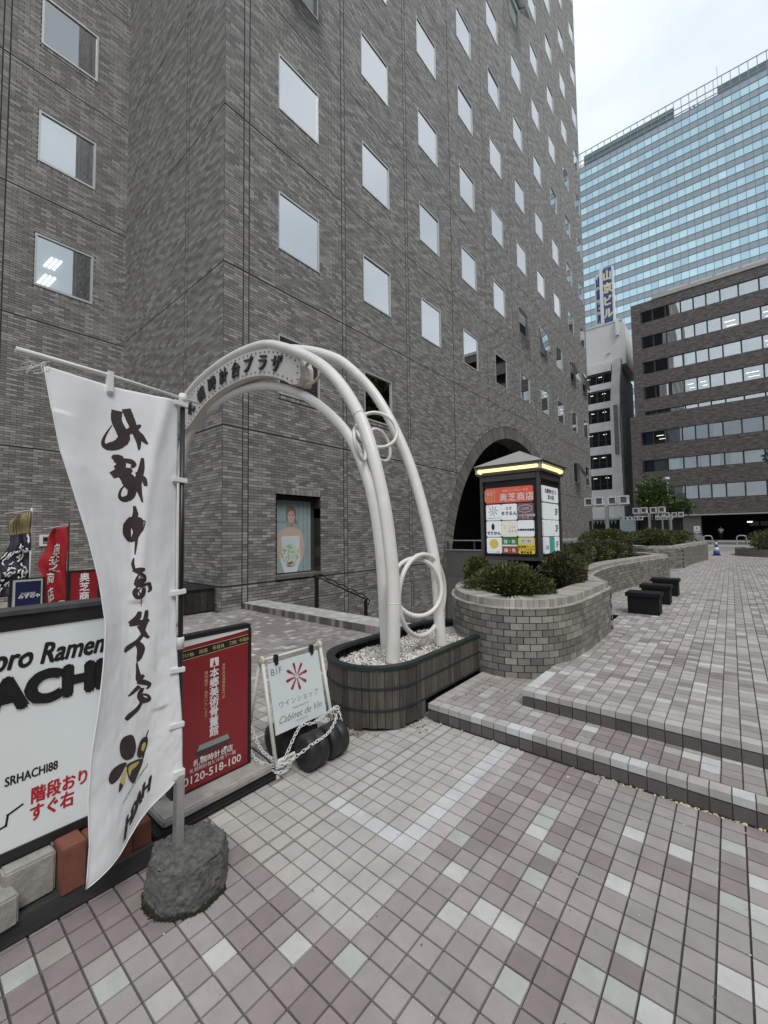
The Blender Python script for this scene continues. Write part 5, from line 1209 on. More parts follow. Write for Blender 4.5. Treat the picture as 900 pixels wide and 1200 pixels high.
def chain(path, bmk):
    q = resample(spline(path, 12), .026)
    for i in range(len(q) - 1):
        a, c2 = q[i], q[i + 1]; d_ = (c2 - a).normalized(); m_ = (a + c2) / 2; up_ = Vector((0, 0, 1)) if i % 2 else d_.cross(Vector((0, 0, 1))).normalized(); s2 = (up_ - d_ * up_.dot(d_)).normalized()
        bmk.tube([m_ + d_ * .0175 * math.cos(t) + s2 * .010 * math.sin(t) for t in [6.2832 * k / 10 for k in range(10)]], .0028, 5, closed=True)
for pth in ([(-2.33, 1.67, .09), (-2.31, 1.72, .13), (-2.33, 1.86, .27), (-2.32, 1.98, .26), (-2.35, 2.19, .285)], [(-2.33, 1.67, .075), (-2.27, 1.74, .12), (-2.19, 1.86, .20), (-2.20, 2.0, .215), (-2.27, 2.14, .24), (-2.34, 2.2, .25)],
            [(-2.32, 1.65, .06), (-2.30, 1.72, .05), (-2.34, 1.84, .09), (-2.31, 1.95, .06)], [(-2.34, 1.69, .10), (-2.45, 1.64, .16), (-2.62, 1.68, .22), (-2.73, 1.68, .30)], [(-2.34, 1.69, .07), (-2.5, 1.62, .10), (-2.72, 1.70, .14)], [(-2.35, 1.68, .05), (-2.5, 1.62, .04), (-2.70, 1.66, .07)],
            [(-2.34, 2.18, .29), (-2.31, 2.22, .25), (-2.29, 2.21, .19), (-2.31, 2.23, .12)], [(-2.345, 2.17, .25), (-2.36, 2.22, .29), (-2.32, 2.23, .27)]):
    b = MB(); chain(pth, b); o = b.obj('chain_run', m_white, ch); o['kind'] = 'stuff'

# ================================================================== signs and flags at the back left
ns = thing('menu_board', 'small navy blue A-board with silver frame and black legs', 'sign board', (-10.7, 1.8, 0))
b = MB(); b.box(-10.74, -10.70, 1.54, 1.58, 0, .80); b.box(-10.74, -10.70, 2.05, 2.09, 0, .80); b.box(-10.74, -10.701, 1.58, 2.05, .775, .80); b.box(-10.98, -10.95, 1.56, 1.6, 0, .5); b.box(-10.98, -10.95, 2.03, 2.07, 0, .5); b.obj('leg_frame', m_black, ns)
b = MB(); b.box(-10.735, -10.695, 1.59, 2.04, .10, .77); b.obj('frame', m_alum, ns)
b = MB(); b.box(-10.7, -10.690, 1.625, 2.015, .135, .735); b.obj('face', mat('navy', (.008, .015, .06), .3, .2, 4), ns)
P = Print(); P.text('和食居酒屋', 0, .03, .045); P.text('みずのや', .02, -.025, .085, bold=.002); P.out('print', [m_inkwh], ns, (-10.688, 1.82, .47), (0, 1, 0), (0, 0, 1))
r2 = thing('red_menu_board', 'dark red vertical board with white characters behind the banner', 'sign board', (-10.5, 2.7, 0))
b = MB(); b.box(-10.6, -10.5, 2.40, 2.46, 0, .90); b.box(-10.6, -10.5, 2.94, 3.0, 0, .90); b.box(-10.6, -10.501, 2.46, 2.94, .86, .90); b.obj('frame', m_black, r2)
b = MB(); b.box(-10.59, -10.505, 2.46, 2.94, .02, .86); b.obj('face', mat('board_red', (.26, .012, .02), .35, .1), r2)
P = Print(); P.vtext('奥芝商店', 0, .31, .19, .195, bold=.004); P.out('print', [m_inkwh], r2, (-10.503, 2.70, .44), (0, 1, 0), (0, 0, 1))
def flag(label, y, x, h, wd, polem, mats, fn, prt, seed):
    t = thing('nobori_flag', label, 'banner', (x, y, 0))
    b = MB(); b.tube([(x, y, 0), (x, y, h)], .014, 8); b.obj('pole', polem, t)
    b = MB(); b.tube([(x, y - wd - .08, h - .13), (x, y + .18, h + .0)], .006, 6); b.obj('crossbar', m_white, t)
    nu, nv = 14, 50
    b = MB(); b.add([fn(i / nu, j / nv) for j in range(nv + 1) for i in range(nu + 1)], [(j * (nu + 1) + i, j * (nu + 1) + i + 1, (j + 1) * (nu + 1) + i + 1, (j + 1) * (nu + 1) + i) for j in range(nv) for i in range(nu)], 0, True)
    o = b.obj('cloth', mats[0], t); md = o.modifiers.new('t', 'SOLIDIFY'); md.thickness = .003
    prt(t, fn)
    b = MB(); b.lathe([(.16, 0), (.16, .05), (.03, .07)], (x, y, 0), 16); b.obj('foot', m_black, t)
    return t
def f1(u, v):
    wv = .26 + .30 * v + .05 * math.sin(v * 14); return Vector((-10.9 + .05 * math.sin(u * 9 + v * 6) + .03 * math.sin(v * 20), 1.87 - u * wv, 2.14 - v * 1.70 - .10 * u * (1 - v) + .03 * math.sin(v * 9) * u))
def f1p(t, fn):
    P = []
    b = MB(); rs = random.Random(3)
    for k in range(60):
        v = rs.uniform(.28, .97); u = rs.uniform(.08, .9); a = rs.uniform(0, 3.1); ln = rs.uniform(.04, .10); pts = []
        for q in range(5):
            uu, vv = min(max(u + math.cos(a) * ln * q * .5, .03), .97), min(max(v + math.sin(a) * ln * .25 * q, .0), .99); a += rs.uniform(-.7, .7); pts.append(fn(uu, vv) + Vector((.014, 0, 0)))
        b.tube(pts, [.006, .016, .018, .013, .004], 5)
    o = b.obj('brush_print', m_inkwh, t)
    b = MB(); nu = 8
    b.add([fn(i / nu, j / 20 * .26) + Vector((.008, 0, 0)) for j in range(21) for i in range(nu + 1)], [(j * (nu + 1) + i, j * (nu + 1) + i + 1, (j + 1) * (nu + 1) + i + 1, (j + 1) * (nu + 1) + i) for j in range(20) for i in range(nu)]); b.obj('top_panel', mat('khaki_gold', (.30, .25, .12), .7, .3, 15), t)
flag('dark banner with white brush pattern and khaki top on a white pole', 1.87, -10.9, 2.2, .33, m_white, [mat('black_violet_cloth', (.025, .022, .04), .6, .4, 12)], f1, f1p, 1)
def f2(u, v):
    wv = .26 + .20 * math.sin(min(v * 2.6, 1.57)) - .28 * max(0, (v - .55)) + .32 * max(0, v - .82) + .03 * math.sin(v * 17); return Vector((-10.9 + .06 * math.sin(u * 7 + v * 9), 2.48 - u * wv, 1.83 - v * 1.62 + .06 * math.sin(u * 5 + v * 7) * v - .05 * u * (1 - v)))
def f2p(t, fn):
    P = Print()
    for i, ch in enumerate('奥芝商店'): P.text(ch, .5 if i < 2 else .42, -.30 - .19 * i, .2 if i < 2 else .15, bold=.003)
    vs = []
    for p in P.v:
        q = fn(1 - p[0] - 0, -p[1] * .98) if True else None
        vs.append(None)
    b = MB(); pts = []
    for p in P.v:
        cx = .5; u = .5 - (p[0] - .5) * 2.0; v = min(max(-p[1], 0), 1); pts.append(fn(u, v) + Vector((.02, 0, 0)))
    b.add(pts, P.f); me = bpy.data.meshes.new('print'); me.from_pydata([tuple(p) for p in pts], [], P.f); O('print', me, m_inkwh, t)
flag('red shop banner with white characters twisted round a black pole', 2.50, -10.9, 1.90, .36, m_black, [mat('red_cloth', (.42, .02, .03), .6, .15, 8)], f2, f2p, 2)

# ================================================================== parapet behind the court, rails
pw = thing('court_parapet', 'grey rendered parapet with a glass and steel rail closing the sunken court', 'parapet', (-8, 13.5, .2))
b = MB(); b.box(-12.8, -3.6, 13.42, 13.55, -.6, .93); b.obj('wall', mat('grey_render', (.13, .128, .122), .7, .08, 3), pw)
b = MB(); b.box(-12.8, -3.6, 13.40, 13.57, .931, .97); b.box(-12.8, -3.6, 13.46, 13.52, 1.28, 1.32)
b.obj('rail', m_steel, pw)
for k in range(9):
    b = MB(); b.box(-12.6 + k * 1.1, -12.55 + k * 1.1, 13.47, 13.51, .97, 1.28); b.obj('post', m_bz, pw)
wr = thing('white_handrail', 'long pale handrail along the brick office wall beyond the lantern', 'handrail', (-5.6, 26, .26))
b = MB(); b.box(-5.56, -5.50, 15.5, 31.5, 1.20, 1.27); b.obj('rail', mat('pale_rail', (.55, .56, .54), .5), wr)
for k in range(7):
    b = MB(); b.box(-5.55, -5.51, 16 + 2.5 * k, 16.05 + 2.5 * k, .23, 1.2); b.obj('post', m_steel, wr)
bw = thing('low_wall', 'low grey wall under the pale handrail', 'wall', (-5.6, 24, .26)); b = MB(); b.box(-5.7, -5.58, 15.6, 31.4, .2, .95); b.obj('wall', mat('low_wall_render', (.25, .245, .23), .8, .1, 3), bw)
bf = thing('dark_bed_fence', 'dark low post fence running through the shrubs behind the planter wall', 'fence', (-2.6, 10, .8))
b = MB(); b.tube(spline([(-3.0, 7.8, 1.33), (-2.5, 9.5, 1.32), (-2.35, 11.5, 1.32), (-2.2, 13.6, 1.32), (-2.1, 17.6, 1.32)], 6), .018, 6); b.obj('rail', m_black, bf)
for x, y in ((-2.62, 9.1), (-2.38, 11.3), (-2.2, 13.4)):
    b = MB(); b.box(x - .06, x + .06, y - .04, y + .04, .7, 1.33); b.obj('post', mat('dark_post', (.035, .03, .028), .7), bf)

# ================================================================== box lanterns
m_lan = mat('lantern_white', (.74, .75, .74), .5, .05)
lan = thing('box_lantern_post', 'nearest lantern post with a row of white framed box lamps', 'street lamp', (-4.74, 23.1, .26), group='lantern posts with box lamps')
b = MB(); b.box(-.075, .075, -.06, .06, 0, 2.55); b.obj('post', mat('post_grey', (.36, .365, .36), .5, .06), lan, (0, 0, 0))
b = MB(); b.box(-.95, .95, -.03, .03, 2.54, 2.60); b.obj('arm', m_lan, lan, (0, 0, 0))
mlg = mat('lamp_glass', (.10, .11, .11), .2, .1)
for i, x in enumerate((-.82, -.28, .26, .80)):
    b = MB(); s = .19; yo = (-.12 if i % 2 else .1)
    for a, c2 in ((-s, -s + .05), (s - .05, s)): b.box(x + a, x + c2, yo - s, yo - s + .05, 2.61, 3.0); b.box(x + a, x + c2, yo + s - .05, yo + s, 2.61, 3.0)
    b.box(x - s - .005, x + s + .005, yo - s - .005, yo + s + .005, 2.60, 2.665); b.box(x - s - .005, x + s + .005, yo - s - .005, yo + s + .005, 2.955, 3.02)
    lf = b.obj('lamp_box', m_lan, lan, (0, 0, 0))
    b = MB(); b.box(x - .11, x + .11, yo - s + .03, yo + s - .03, 2.68, 2.94); b.obj('lamp_glass', mlg, lf, (0, 0, 0))
for x, y, s, lb in ((-4.46, 35, 1, 'second lantern post with box lamps, left of the middle hedge'), (-4.3, 47.2, 1, 'third lantern post with box lamps in front of the dark office base'), (-8.9, 57, 1, 'far lantern post in front of the white building corner'), (-6.0, 57, 1, 'farthest lantern post low in front of the parking entrance')):
    dup(lan, None, (x, y, .2), rnd.uniform(-.1, .1), lb)

# ================================================================== cone, rails, car, person, plate
cn = thing('traffic_cone', 'blue and white striped traffic cone on the terrace', 'traffic cone', (-.62, 27, .26))
m_bl = mat('cone_blue', (.02, .07, .30), .5, .1)
b = MB(); b.box(-.19, .19, -.19, .19, 0, .03, bev=.008); b.lathe([(.145, .03), (.115, .24)], seg=24); b.lathe([(.083, .42), (.065, .56)], seg=24); b.lathe([(.036, .68), (.03, .73), (.045, .75), (.02, .80)], seg=16); b.obj('body', m_bl, cn, (0, 0, 0))
b = MB(); b.lathe([(.115, .241), (.083, .419)], seg=24); b.lathe([(.065, .561), (.036, .679)], seg=24); b.obj('stripe', m_white, cn, (0, 0, 0))
def hoop(x, y, lb):
    t = thing('bollard_hoop', lb, 'bollard', (x, y, .24), group='steel hoops at the end of the terrace'); b = MB(); b.tube(spline([(-.3, 0, 0), (-.3, 0, .55), (-.27, 0, .7), (-.15, 0, .8), (.15, 0, .8), (.27, 0, .7), (.3, 0, .55), (.3, 0, 0)], 5), .04, 10); b.obj('hoop', m_steel, t, (0, 0, 0))
hoop(-1.55, 44.5, 'steel hoop left of the traffic cone at the street side'); hoop(.62, 44.9, 'steel hoop right of the traffic cone at the street side')
cr = thing('parked_car', 'silver car half hidden behind the hedge in front of the dark office base', 'car', (-4.3, 54.3, .06))
prof = [(-2.1, .35), (-2.15, .62), (-1.95, .82), (-1.1, .93), (-.55, 1.40), (.75, 1.45), (1.45, 1.02), (2.0, .92), (2.15, .6), (2.1, .35)]
b = MB(); b.prism(prof, 'y', -.82, .82); b.obj('body', mat('silver_paint', (.42, .44, .46), .3, .03, coat=.6, metal=.4), cr, (0, 0, 0))
b = MB(); b.prism([(-1.0, .95), (-.52, 1.34), (.10, 1.38), (.10, .95)], 'y', -.827, .827); b.prism([(.16, .95), (.16, 1.38), (.72, 1.39), (1.35, 1.0)], 'y', -.827, .827); b.obj('window', mat('car_glass', (.02, .025, .03), .1, 0), cr, (0, 0, 0))
for x in (-1.3, 1.3):
    for s in (-1, 1):
        T = Matrix.Translation((x, s * .76, .31)) @ Matrix.Rotation(R(90), 4, 'X'); b = MB(); b.lathe([(.2, -.1), (.31, -.09), (.31, .09), (.2, .1)], seg=24, T=T); wo = b.obj('wheel', m_blackr, cr, (0, 0, 0)); b = MB(); b.lathe([(.17, -.106), (.17, .106)], seg=16, T=T); b.obj('rim', m_steel, wo, (0, 0, 0))
for s in (-1, 1):
    b = MB(); b.box(-2.16, -2.0, s * .6 - .14, s * .6 + .14, .60, .74, bev=.02); b.obj('headlight', m_white, cr, (0, 0, 0))
sp = thing('parking_sign', 'small white notice board on a thin post beside the parked car', 'sign', (-2.45, 48.5, .06)); b = MB(); b.tube([(0, 0, 0), (0, 0, 1.5)], .025, 8); b.obj('post', m_steel, sp, (0, 0, 0)); b = MB(); b.box(-.24, .24, -.04, -.01, 1.2, 1.85, bev=.01); b.obj('plate', m_white, sp, (0, 0, 0)); P = Print(); P.text('P', 0, .1, .3, bold=.01); P.text('駐車場', 0, -.17, .13, bold=.003); o = P.out('print', [m_gr], sp, (0, -.045, 1.52), (1, 0, 0), (0, 0, 1)); o.matrix_parent_inverse = Matrix()
m_skin = mat('skin', (.45, .28, .2), .6, 0)
pe = thing('person', 'person in a white shirt and dark trousers standing in the dark entrance holding papers', 'person', (-1.0, 67.2, .2))
def skin(name, pts, edges, rad, m, parent):
    me = bpy.data.meshes.new(name); me.from_pydata(pts, edges, []); o = O(name, me, None, parent, (0, 0, 0)); me.materials.append(m)
    md = o.modifiers.new('s', 'SKIN'); 
    for i, r_ in enumerate(rad): me.skin_vertices[0].data[i].radius = (r_, r_)
    me.skin_vertices[0].data[0].use_root = True
    s = o.modifiers.new('u', 'SUBSURF'); s.levels = 2; s.render_levels = 2
    return o
skin('body', [(0, 0, .95), (0, 0, 1.15), (0, 0, 1.38), (0, 0, 1.50), (0, -.02, 1.58), (0, -.02, 1.70), (.17, 0, 1.40), (.24, -.02, 1.14), (.16, -.26, 1.10), (.10, -.36, 1.13), (-.17, 0, 1.40), (-.24, -.02, 1.14), (-.14, -.25, 1.08), (-.06, -.34, 1.10), (.09, 0, .88), (.10, 0, .48), (.10, 0, .08), (.10, -.12, .04), (-.09, 0, .88), (-.10, .02, .48), (-.10, .03, .08), (-.10, -.09, .04)],
     [(0, 1), (1, 2), (2, 3), (3, 4), (4, 5), (2, 6), (6, 7), (7, 8), (8, 9), (2, 10), (10, 11), (11, 12), (12, 13), (0, 14), (14, 15), (15, 16), (16, 17), (0, 18), (18, 19), (19, 20), (20, 21)],
     [.13, .125, .14, .055, .07, .085, .06, .045, .036, .03, .06, .045, .036, .03, .085, .06, .045, .035, .085, .06, .045, .035], m_skin, pe)
skin('shirt', [(0, 0, .98), (0, 0, 1.15), (0, 0, 1.38), (0, 0, 1.46), (.175, 0, 1.40), (.24, -.02, 1.18), (-.175, 0, 1.40), (-.24, -.02, 1.18)], [(0, 1), (1, 2), (2, 3), (2, 4), (4, 5), (2, 6), (6, 7)], [.15, .145, .16, .07, .075, .06, .075, .06], m_white, pe)
skin('trousers', [(0, 0, .97), (.09, 0, .88), (.10, 0, .48), (.10, 0, .1), (-.09, 0, .88), (-.10, .02, .48), (-.10, .03, .1)], [(0, 1), (1, 2), (2, 3), (0, 4), (4, 5), (5, 6)], [.145, .105, .08, .065, .105, .08, .065], m_black, pe)
b = MB(); b.lathe([(.03, 1.80), (.085, 1.77), (.1, 1.70), (.085, 1.66)], (0, -.005, 0), 14); b.obj('hair', m_black, pe, (0, 0, 0))
pp = tag(thing('paper_sheet', 'white sheet of paper held by the person in the entrance', 'paper', (-.98, 66.78, 1.32))); b = MB(); b.box(-.15, .15, -.1, .1, -.005, .005); b.obj('sheet', m_white, pp, (0, 0, 0))

# ================================================================== dark brick office across the street
db = thing('street_office', 'dark brick office across the street with long window bands over a dark ground floor', 'building', (10, 70, 0))
BT2 = [(0, (.105, .085, .072)), (.35, (.15, .125, .105)), (.6, (.075, .06, .052)), (.85, (.2, .17, .145))]
def speckle(name):
    m = mat(name, (.115, .095, .082), .7, .0); t = m.node_tree; p = [n for n in t.nodes if n.type == 'BSDF_PRINCIPLED'][0]; tc = N(t, 'ShaderNodeTexCoord')
    br = N(t, 'ShaderNodeTexBrick'); br.inputs['Color1'].default_value = (.15, .132, .12, 1); br.inputs['Color2'].default_value = (.075, .066, .06, 1); br.inputs['Mortar'].default_value = (.06, .055, .05, 1)
    br.inputs['Scale'].default_value = 1; br.inputs['Brick Width'].default_value = .24; br.inputs['Row Height'].default_value = .068; br.inputs['Mortar Size'].default_value = .004
    mp = N(t, 'ShaderNodeMapping'); mp.inputs['Rotation'].default_value = (R(-90), 0, 0); t.links.new(tc.outputs['Object'], mp.inputs[0]); t.links.new(mp.outputs[0], br.inputs[0])
    nn = N(t, 'ShaderNodeTexNoise', Scale=1.0, Detail=3); m2 = N(t, 'ShaderNodeMapping'); m2.inputs['Scale'].default_value = (1.3, 1, 4.5); t.links.new(tc.outputs['Object'], m2.inputs[0]); t.links.new(m2.outputs[0], nn.inputs[0])
    mr = N(t, 'ShaderNodeMapRange'); mr.inputs['From Min'].default_value = .3; mr.inputs['From Max'].default_value = .7; mr.inputs['To Min'].default_value = .55; mr.inputs['To Max'].default_value = 1.5; t.links.new(nn.outputs[0], mr.inputs[0])
    s = N(t, 'ShaderNodeVectorMath', operation='SCALE'); t.links.new(br.outputs[0], s.inputs[0]); t.links.new(mr.outputs[0], s.inputs['Scale']); t.links.new(s.outputs[0], p.inputs['Base Color']); return m
m_db = speckle('dark_brick_wall')
XA, XB = -9.5, 45
def bands(x0, x1, y, rows, z0, z1, dep, wx0):
    b = MB(); zs = [z0] + sum([[zb_, zt_] for zt_, zb_ in sorted(rows, key=lambda r: r[1])], []) + [z1]
    for k in range(0, len(zs), 2): b.box(x0, x1, y, y + dep, zs[k], zs[k + 1])
    for zt_, zb_ in rows: b.box(x0, wx0, y + .002, y + dep, zb_ + .001, zt_ - .001)
    return b
up_rows = [(31.7, 30.1), (28.15, 26.5), (24.6, 22.95), (21.15, 19.45), (17.75, 16.2)]
lo_rows = [(14.75, 12.95), (10.9, 9.35), (7.2, 5.45)]
b = bands(XA, XB, 66, up_rows, 15.3, 33.0, .5, -8.4); b.box(XA, XA + .4, 66.5, 90, 15.3, 33.0); b.obj('wall', m_db, db)
b = bands(-10, XB, 65, lo_rows, 3.5, 17.0, .5, -8.8); b.box(-10, -9.6, 65.5, 90, 3.4, 17); b.box(-10, XB, 65.5, 66, 16.4, 17.0); b.obj('wall', m_db, db)
b = MB(); b.box(-10, XB, 64.96, 65.6, 3.36, 3.49); b.box(XA + 2.5, XB, 65.9, 66.6, 33.0, 33.5); b.obj('trim', mat('pale_trim', (.42, .41, .38), .6), db)
m_dbg = glassmat('street_glass', lo=.3); m_dbl = glassmat('street_glass_low', lo=.10); m_room = mat('office_room', (.10, .10, .095), .9, .5, .7); m_cur = mat('curtain', (.55, .57, .56), .8, .25, 6, stretch=(3, 3, .1)); m_roll = mat('roller_blind', (.55, .54, .42), .8, .04); m_blu = mat('blue_room', (.10, .16, .28), .8, .2, .8)
pw_ = {}
for rows, y, x00 in ((up_rows, 66, -8.4), (lo_rows, 65, -8.8)):
    for ri, (zt_, zb_) in enumerate(rows):
        xs_ = [x00]; pat = [1.35, 1.5, 1.65, 1.35, 1.3, 1.4, 1.75, 1.9] * 5
        for p in pat:
            if xs_[-1] > 12: break
            xs_.append(xs_[-1] + p)
        for i in range(len(xs_) - 1):
            wd, hh_ = xs_[i + 1] - xs_[i], zt_ - zb_
            key = (round(wd, 2), round(hh_, 2), rows is lo_rows)
            if key not in pw_:
                f_ = MB(); f_.box(0, .10, 0, .1, 0, hh_); f_.box(wd - .06, wd - .001, 0, .1, 0, hh_); f_.box(.1, wd - .06, .001, .1, 0, .06); f_.box(.1, wd - .06, .001, .1, hh_ - .06, hh_)
                g_ = MB(); g_.box(.08, wd - .06, .05, .055, .05, hh_ - .05); fm = f_.mesh('window'); fm.materials.append(m_dkframe); gm = g_.mesh('pane'); gm.materials.append(m_dbl if rows is lo_rows else m_dbg); pw_[key] = (fm, gm)
            wo = O('window', pw_[key][0], None, db, (xs_[i], y + .12, zb_)); W(wo); po_ = O('pane', pw_[key][1], None, wo, (0, 0, 0)); po_.rotation_euler = (rnd.gauss(0, .012), 0, rnd.gauss(0, .012))
            q = rnd.random(); kind_ = 0 if i < 2 and ri < 4 and rows is up_rows else (1 if q < .42 else 2 if q < .55 else 3 if q < .72 else 0)
            if kind_:
                c_b = MB(); a = 0 if rnd.random() < .6 else wd * .3; c_b.box(a + .05, wd - .05 if a or rnd.random() < .6 else wd * .7, .35, .37, .0, hh_); c_b.obj('curtain' if kind_ != 3 else 'back_wall', (m_cur, m_roll, m_blu)[kind_ - 1], wo, (0, 0, 0))
            elif rnd.random() < .22:
                c_b = MB(); c_b.box(.3, wd - .4, .8, 1.0, hh_ * .7, hh_ * .7 + .05); c_b.box(.5, wd - .3, 1.4, 1.6, hh_ * .5, hh_ * .5 + .04); c_b.obj('ceiling_light', m_lamp, wo, (0, 0, 0))
        bk = MB(); bk.box(x00, XB, y + 2.2, y + 2.4, zb_ - .4, zt_ + .5); bk.box(x00, XB, y + .5, y + 2.2, zb_ - .3, zb_ - .2); bk.box(x00, XB, y + .5, y + 2.2, zt_ + .3, zt_ + .4); bk.obj('room', m_room, db)
        if rows is up_rows and ri < 4: pass
b = MB(); b.box(-4.7 + 0, -2.85 + 0, 65.2, 66.6, .2, 3.37); b.box(9, 10.5, 65.2, 66.6, .2, 3.37); b.obj('pillar', mat('pillar_tile', (.12, .11, .10), .7, .15, 5, stretch=(5, 5, .3)), db)
b.v = []
b = MB(); b.box(-10, XB, 74, 74.3, 0, 3.4); b.box(-10, XB, 66.6, 74, 3.38, 3.5); b.box(-10, -9.7, 65.6, 74, .2, 3.4); b.obj('entrance_recess', m_roomdk, db)
b = MB(); b.box(-9.6, -4.75, 66.5, 66.55, .2, 3.3); b.obj('shutter', mat('dark_shutter', (.03, .03, .032), .6, .5, 2, stretch=(.2, 1, 6)), db)
b = MB()
for x in (1.9, 3.0, 4.1): b.box(x, x + .95, 73.5, 73.6, 2.0, 2.6)
b.obj('transom_window', mat('dim_glass', (.10, .10, .10), .3, .2, 2), db)
for i, (x, y_) in enumerate(((1.6, 70),)):
    b = MB(); b.box(x, x + .5, y_, y_ + .1, 2.4, 2.55); b.obj('ceiling_light', m_lamp, db)
b = MB(); b.box(-9.5, XB, 66.5, 90, 32.6, 32.9); b.obj('roof', m_conc, db)
rt = thing('rooftop_rail', 'white rooftop ducts and rails on top of the dark brick office', 'roof plant', (0, 67, 33))
for k in range(7):
    x = -5.4 + 2.6 * k; b = MB(); b.box(x, x + 2.3, 67.4, 67.6, 34.25, 34.37); b.box(x + .2, x + .26, 67.45, 67.55, 33.0, 34.25); b.box(x + 2.0, x + 2.06, 67.45, 67.55, 33, 34.25); b.box(x - .0, x + 2.2, 67.0, 67.3, 33.55, 34.0); b.obj('duct', mat('roof_white', (.6, .6, .57), .6), rt) if k == 0 else b.obj('duct', bpy.data.materials['roof_white'], rt)

# ================================================================== white building with rooftop sign
wbld = thing('white_building', 'narrow white concrete office with a slanted fin and dark window bands', 'building', (-15, 74, 0))
m_wc = mat('white_concrete', (.68, .67, .64), .75, .08, 1.2, dirt=.2); m_wc2 = mat('side_concrete', (.50, .50, .49), .8, .1, 1)
rows = [(26.7, 24.9), (23.9, 21.9), (20.9, 18.7), (17.3, 14.9), (13.6, 11.4), (10.3, 8.0)]
b = MB(); zs = [3.6] + sum([[lo_, hi_] for hi_, lo_ in sorted(rows)], []) + [28.1]
for k in range(0, len(zs), 2): b.box(-20, -13.4, 72, 72.5, zs[k], zs[k + 1])
b.obj('spandrel', m_wc, wbld)
b = MB(); b.prism([(-13.9, 3.6), (-12.3, 3.6), (-12.45, 18.5), (-12.25, 24), (-11.9, 28.2), (-13.1, 28.1), (-13.7, 20.5), (-13.75, 12)], 'y', 71.7, 72.6); b.obj('fin', m_wc, wbld)
b = MB(); b.box(-12.6, -12.3, 72.6, 84, 3.6, 27.3); b.box(-20, -12.6, 72.5, 84, 27.3, 28.0); b.obj('side_wall', m_wc2, wbld)
for z in (22, 18, 14.2, 10.2, 6.5):
    b = MB(); b.box(-12.33, -12.26, 73.6, 75.4, z, z + 1.7); b.obj('window', m_dkframe, wbld)
for ri, (hi_, lo_) in enumerate(rows):
    for k in range(4):
        x = -17.6 + 1.0 * k; b = MB(); b.box(x, x + .07, 72.2, 72.3, lo_, hi_); b.box(x + .93, x + .999, 72.2, 72.3, lo_, hi_); b.box(x + .07, x + .93, 72.2, 72.3, lo_, lo_ + .07); b.box(x + .07, x + .93, 72.2, 72.3, hi_ - .07, hi_); b.box(x + .07, x + .93, 72.22, 72.28, lo_ + (hi_ - lo_) * .42, lo_ + (hi_ - lo_) * .42 + .06)
        wo = b.obj('window', m_dkframe, wbld); b = MB(); b.box(x + .07, x + .93, 72.31, 72.315, lo_, hi_); po_ = b.obj('pane', m_clear, wo); po_.matrix_parent_inverse = Matrix.Translation(-abs_loc(wo))
    b = MB(); b.box(-20, -13.6, 74.5, 74.7, lo_ - .3, hi_ + .5); b.box(-20, -13.6, 72.5, 74.5, lo_ - .25, lo_ - .2); b.obj('room', m_roomdk, wbld)
    b = MB(); 
    for k in range(2): x = -16.9 + 1.7 * k + rnd.uniform(-.3, .3); b.box(x, x + .5, 73.2, 73.3, hi_ - .35, hi_ - .28)
    b.obj('ceiling_light', m_lamp, wbld)
b = MB(); b.box(-20, -13.2, 72.6, 72.8, -.1, 3.6); b.obj('ground_floor', m_roomdk, wbld)
b = MB(); b.box(-20, -12.9, 71.2, 72, 3.3, 3.6); b.obj('canopy', m_wc2, wbld)
b = MB()
for k in range(9): x = -17.8 + .5 * k; b.prism([(x, 3.3), (x + .48, 3.3), (x + .24, 2.5)], 'y', 71.5, 71.55)
b.obj('awning_fringe', m_gr, wbld)
b = MB(); b.box(-13.2, -12.7, 71.5, 71.68, 13.3, 21); b.obj('vertical_sign', mat('fin_sign_grey', (.16, .17, .17), .5, .5, 2), wbld)
b = MB(); b.prism([(-20, 28), (-11.6, 28), (-11.55, 34.3), (-11.9, 35.1), (-20, 35.1)], 'y', 74, 84); b.obj('upper_block', mat('grey_white_render', (.60, .60, .585), .8, .05, 1), wbld)
b = MB(); b.box(-14.2, -13.8, 73.7, 73.99, 30.2, 30.5); b.box(-12.8, -12.4, 73.5, 73.98, 32.7, 35.4); b.box(-20, -11.8, 73.9, 74.2, 35.1, 35.3); b.obj('roof_trim', m_wc, wbld)
rsg = thing('rooftop_sign', 'tall square rooftop sign tower with yellow characters on blue and blue on white', 'rooftop sign', (-14.3, 74.7, 35.2))
m_sb = mat('sign_blue', (.03, .07, .26), .5, .1, 1); m_sw = mat('sign_white', (.66, .68, .70), .5, .04)
b = MB(); b.box(-14.42, -13.12, 74.02, 74.7, 35.6, 44.4); b.obj('blue_face', m_sb, rsg)
b = MB(); b.box(-15.6, -14.43, 74.8, 74.9, 35.6, 44.3); b.obj('white_face', m_sw, rsg)
b = MB(); b.box(-14.9, -14.42, 73.9, 74.75, 35.4, 44.8); b.box(-13.12, -12.9, 73.95, 74.75, 35.3, 44.5); b.box(-15.8, -15.6, 74.7, 75, 35.4, 44.0); b.obj('column', m_sw, rsg)
P = Print()
for i, chh in enumerate('山京ビル'): P.text(chh, 0, 3.0 - 2.1 * i, 1.75, mi=0, bold=.09, wid=.75)
P.out('lettering', [mat('sign_yellow', (.74, .66, .42), .5, 0)], rsg, (-13.77, 74.0, 40.2), (1, 0, 0), (0, 0, 1))
P = Print()
for i, chh in enumerate('山京ビル'): P.text(chh, 0, 3.0 - 2.1 * i, 1.75, mi=0, bold=.09, wid=.55)
P.out('lettering', [m_sb], rsg, (-15.2, 74.78, 40.0), (1, 0, 0), (0, 0, 1))

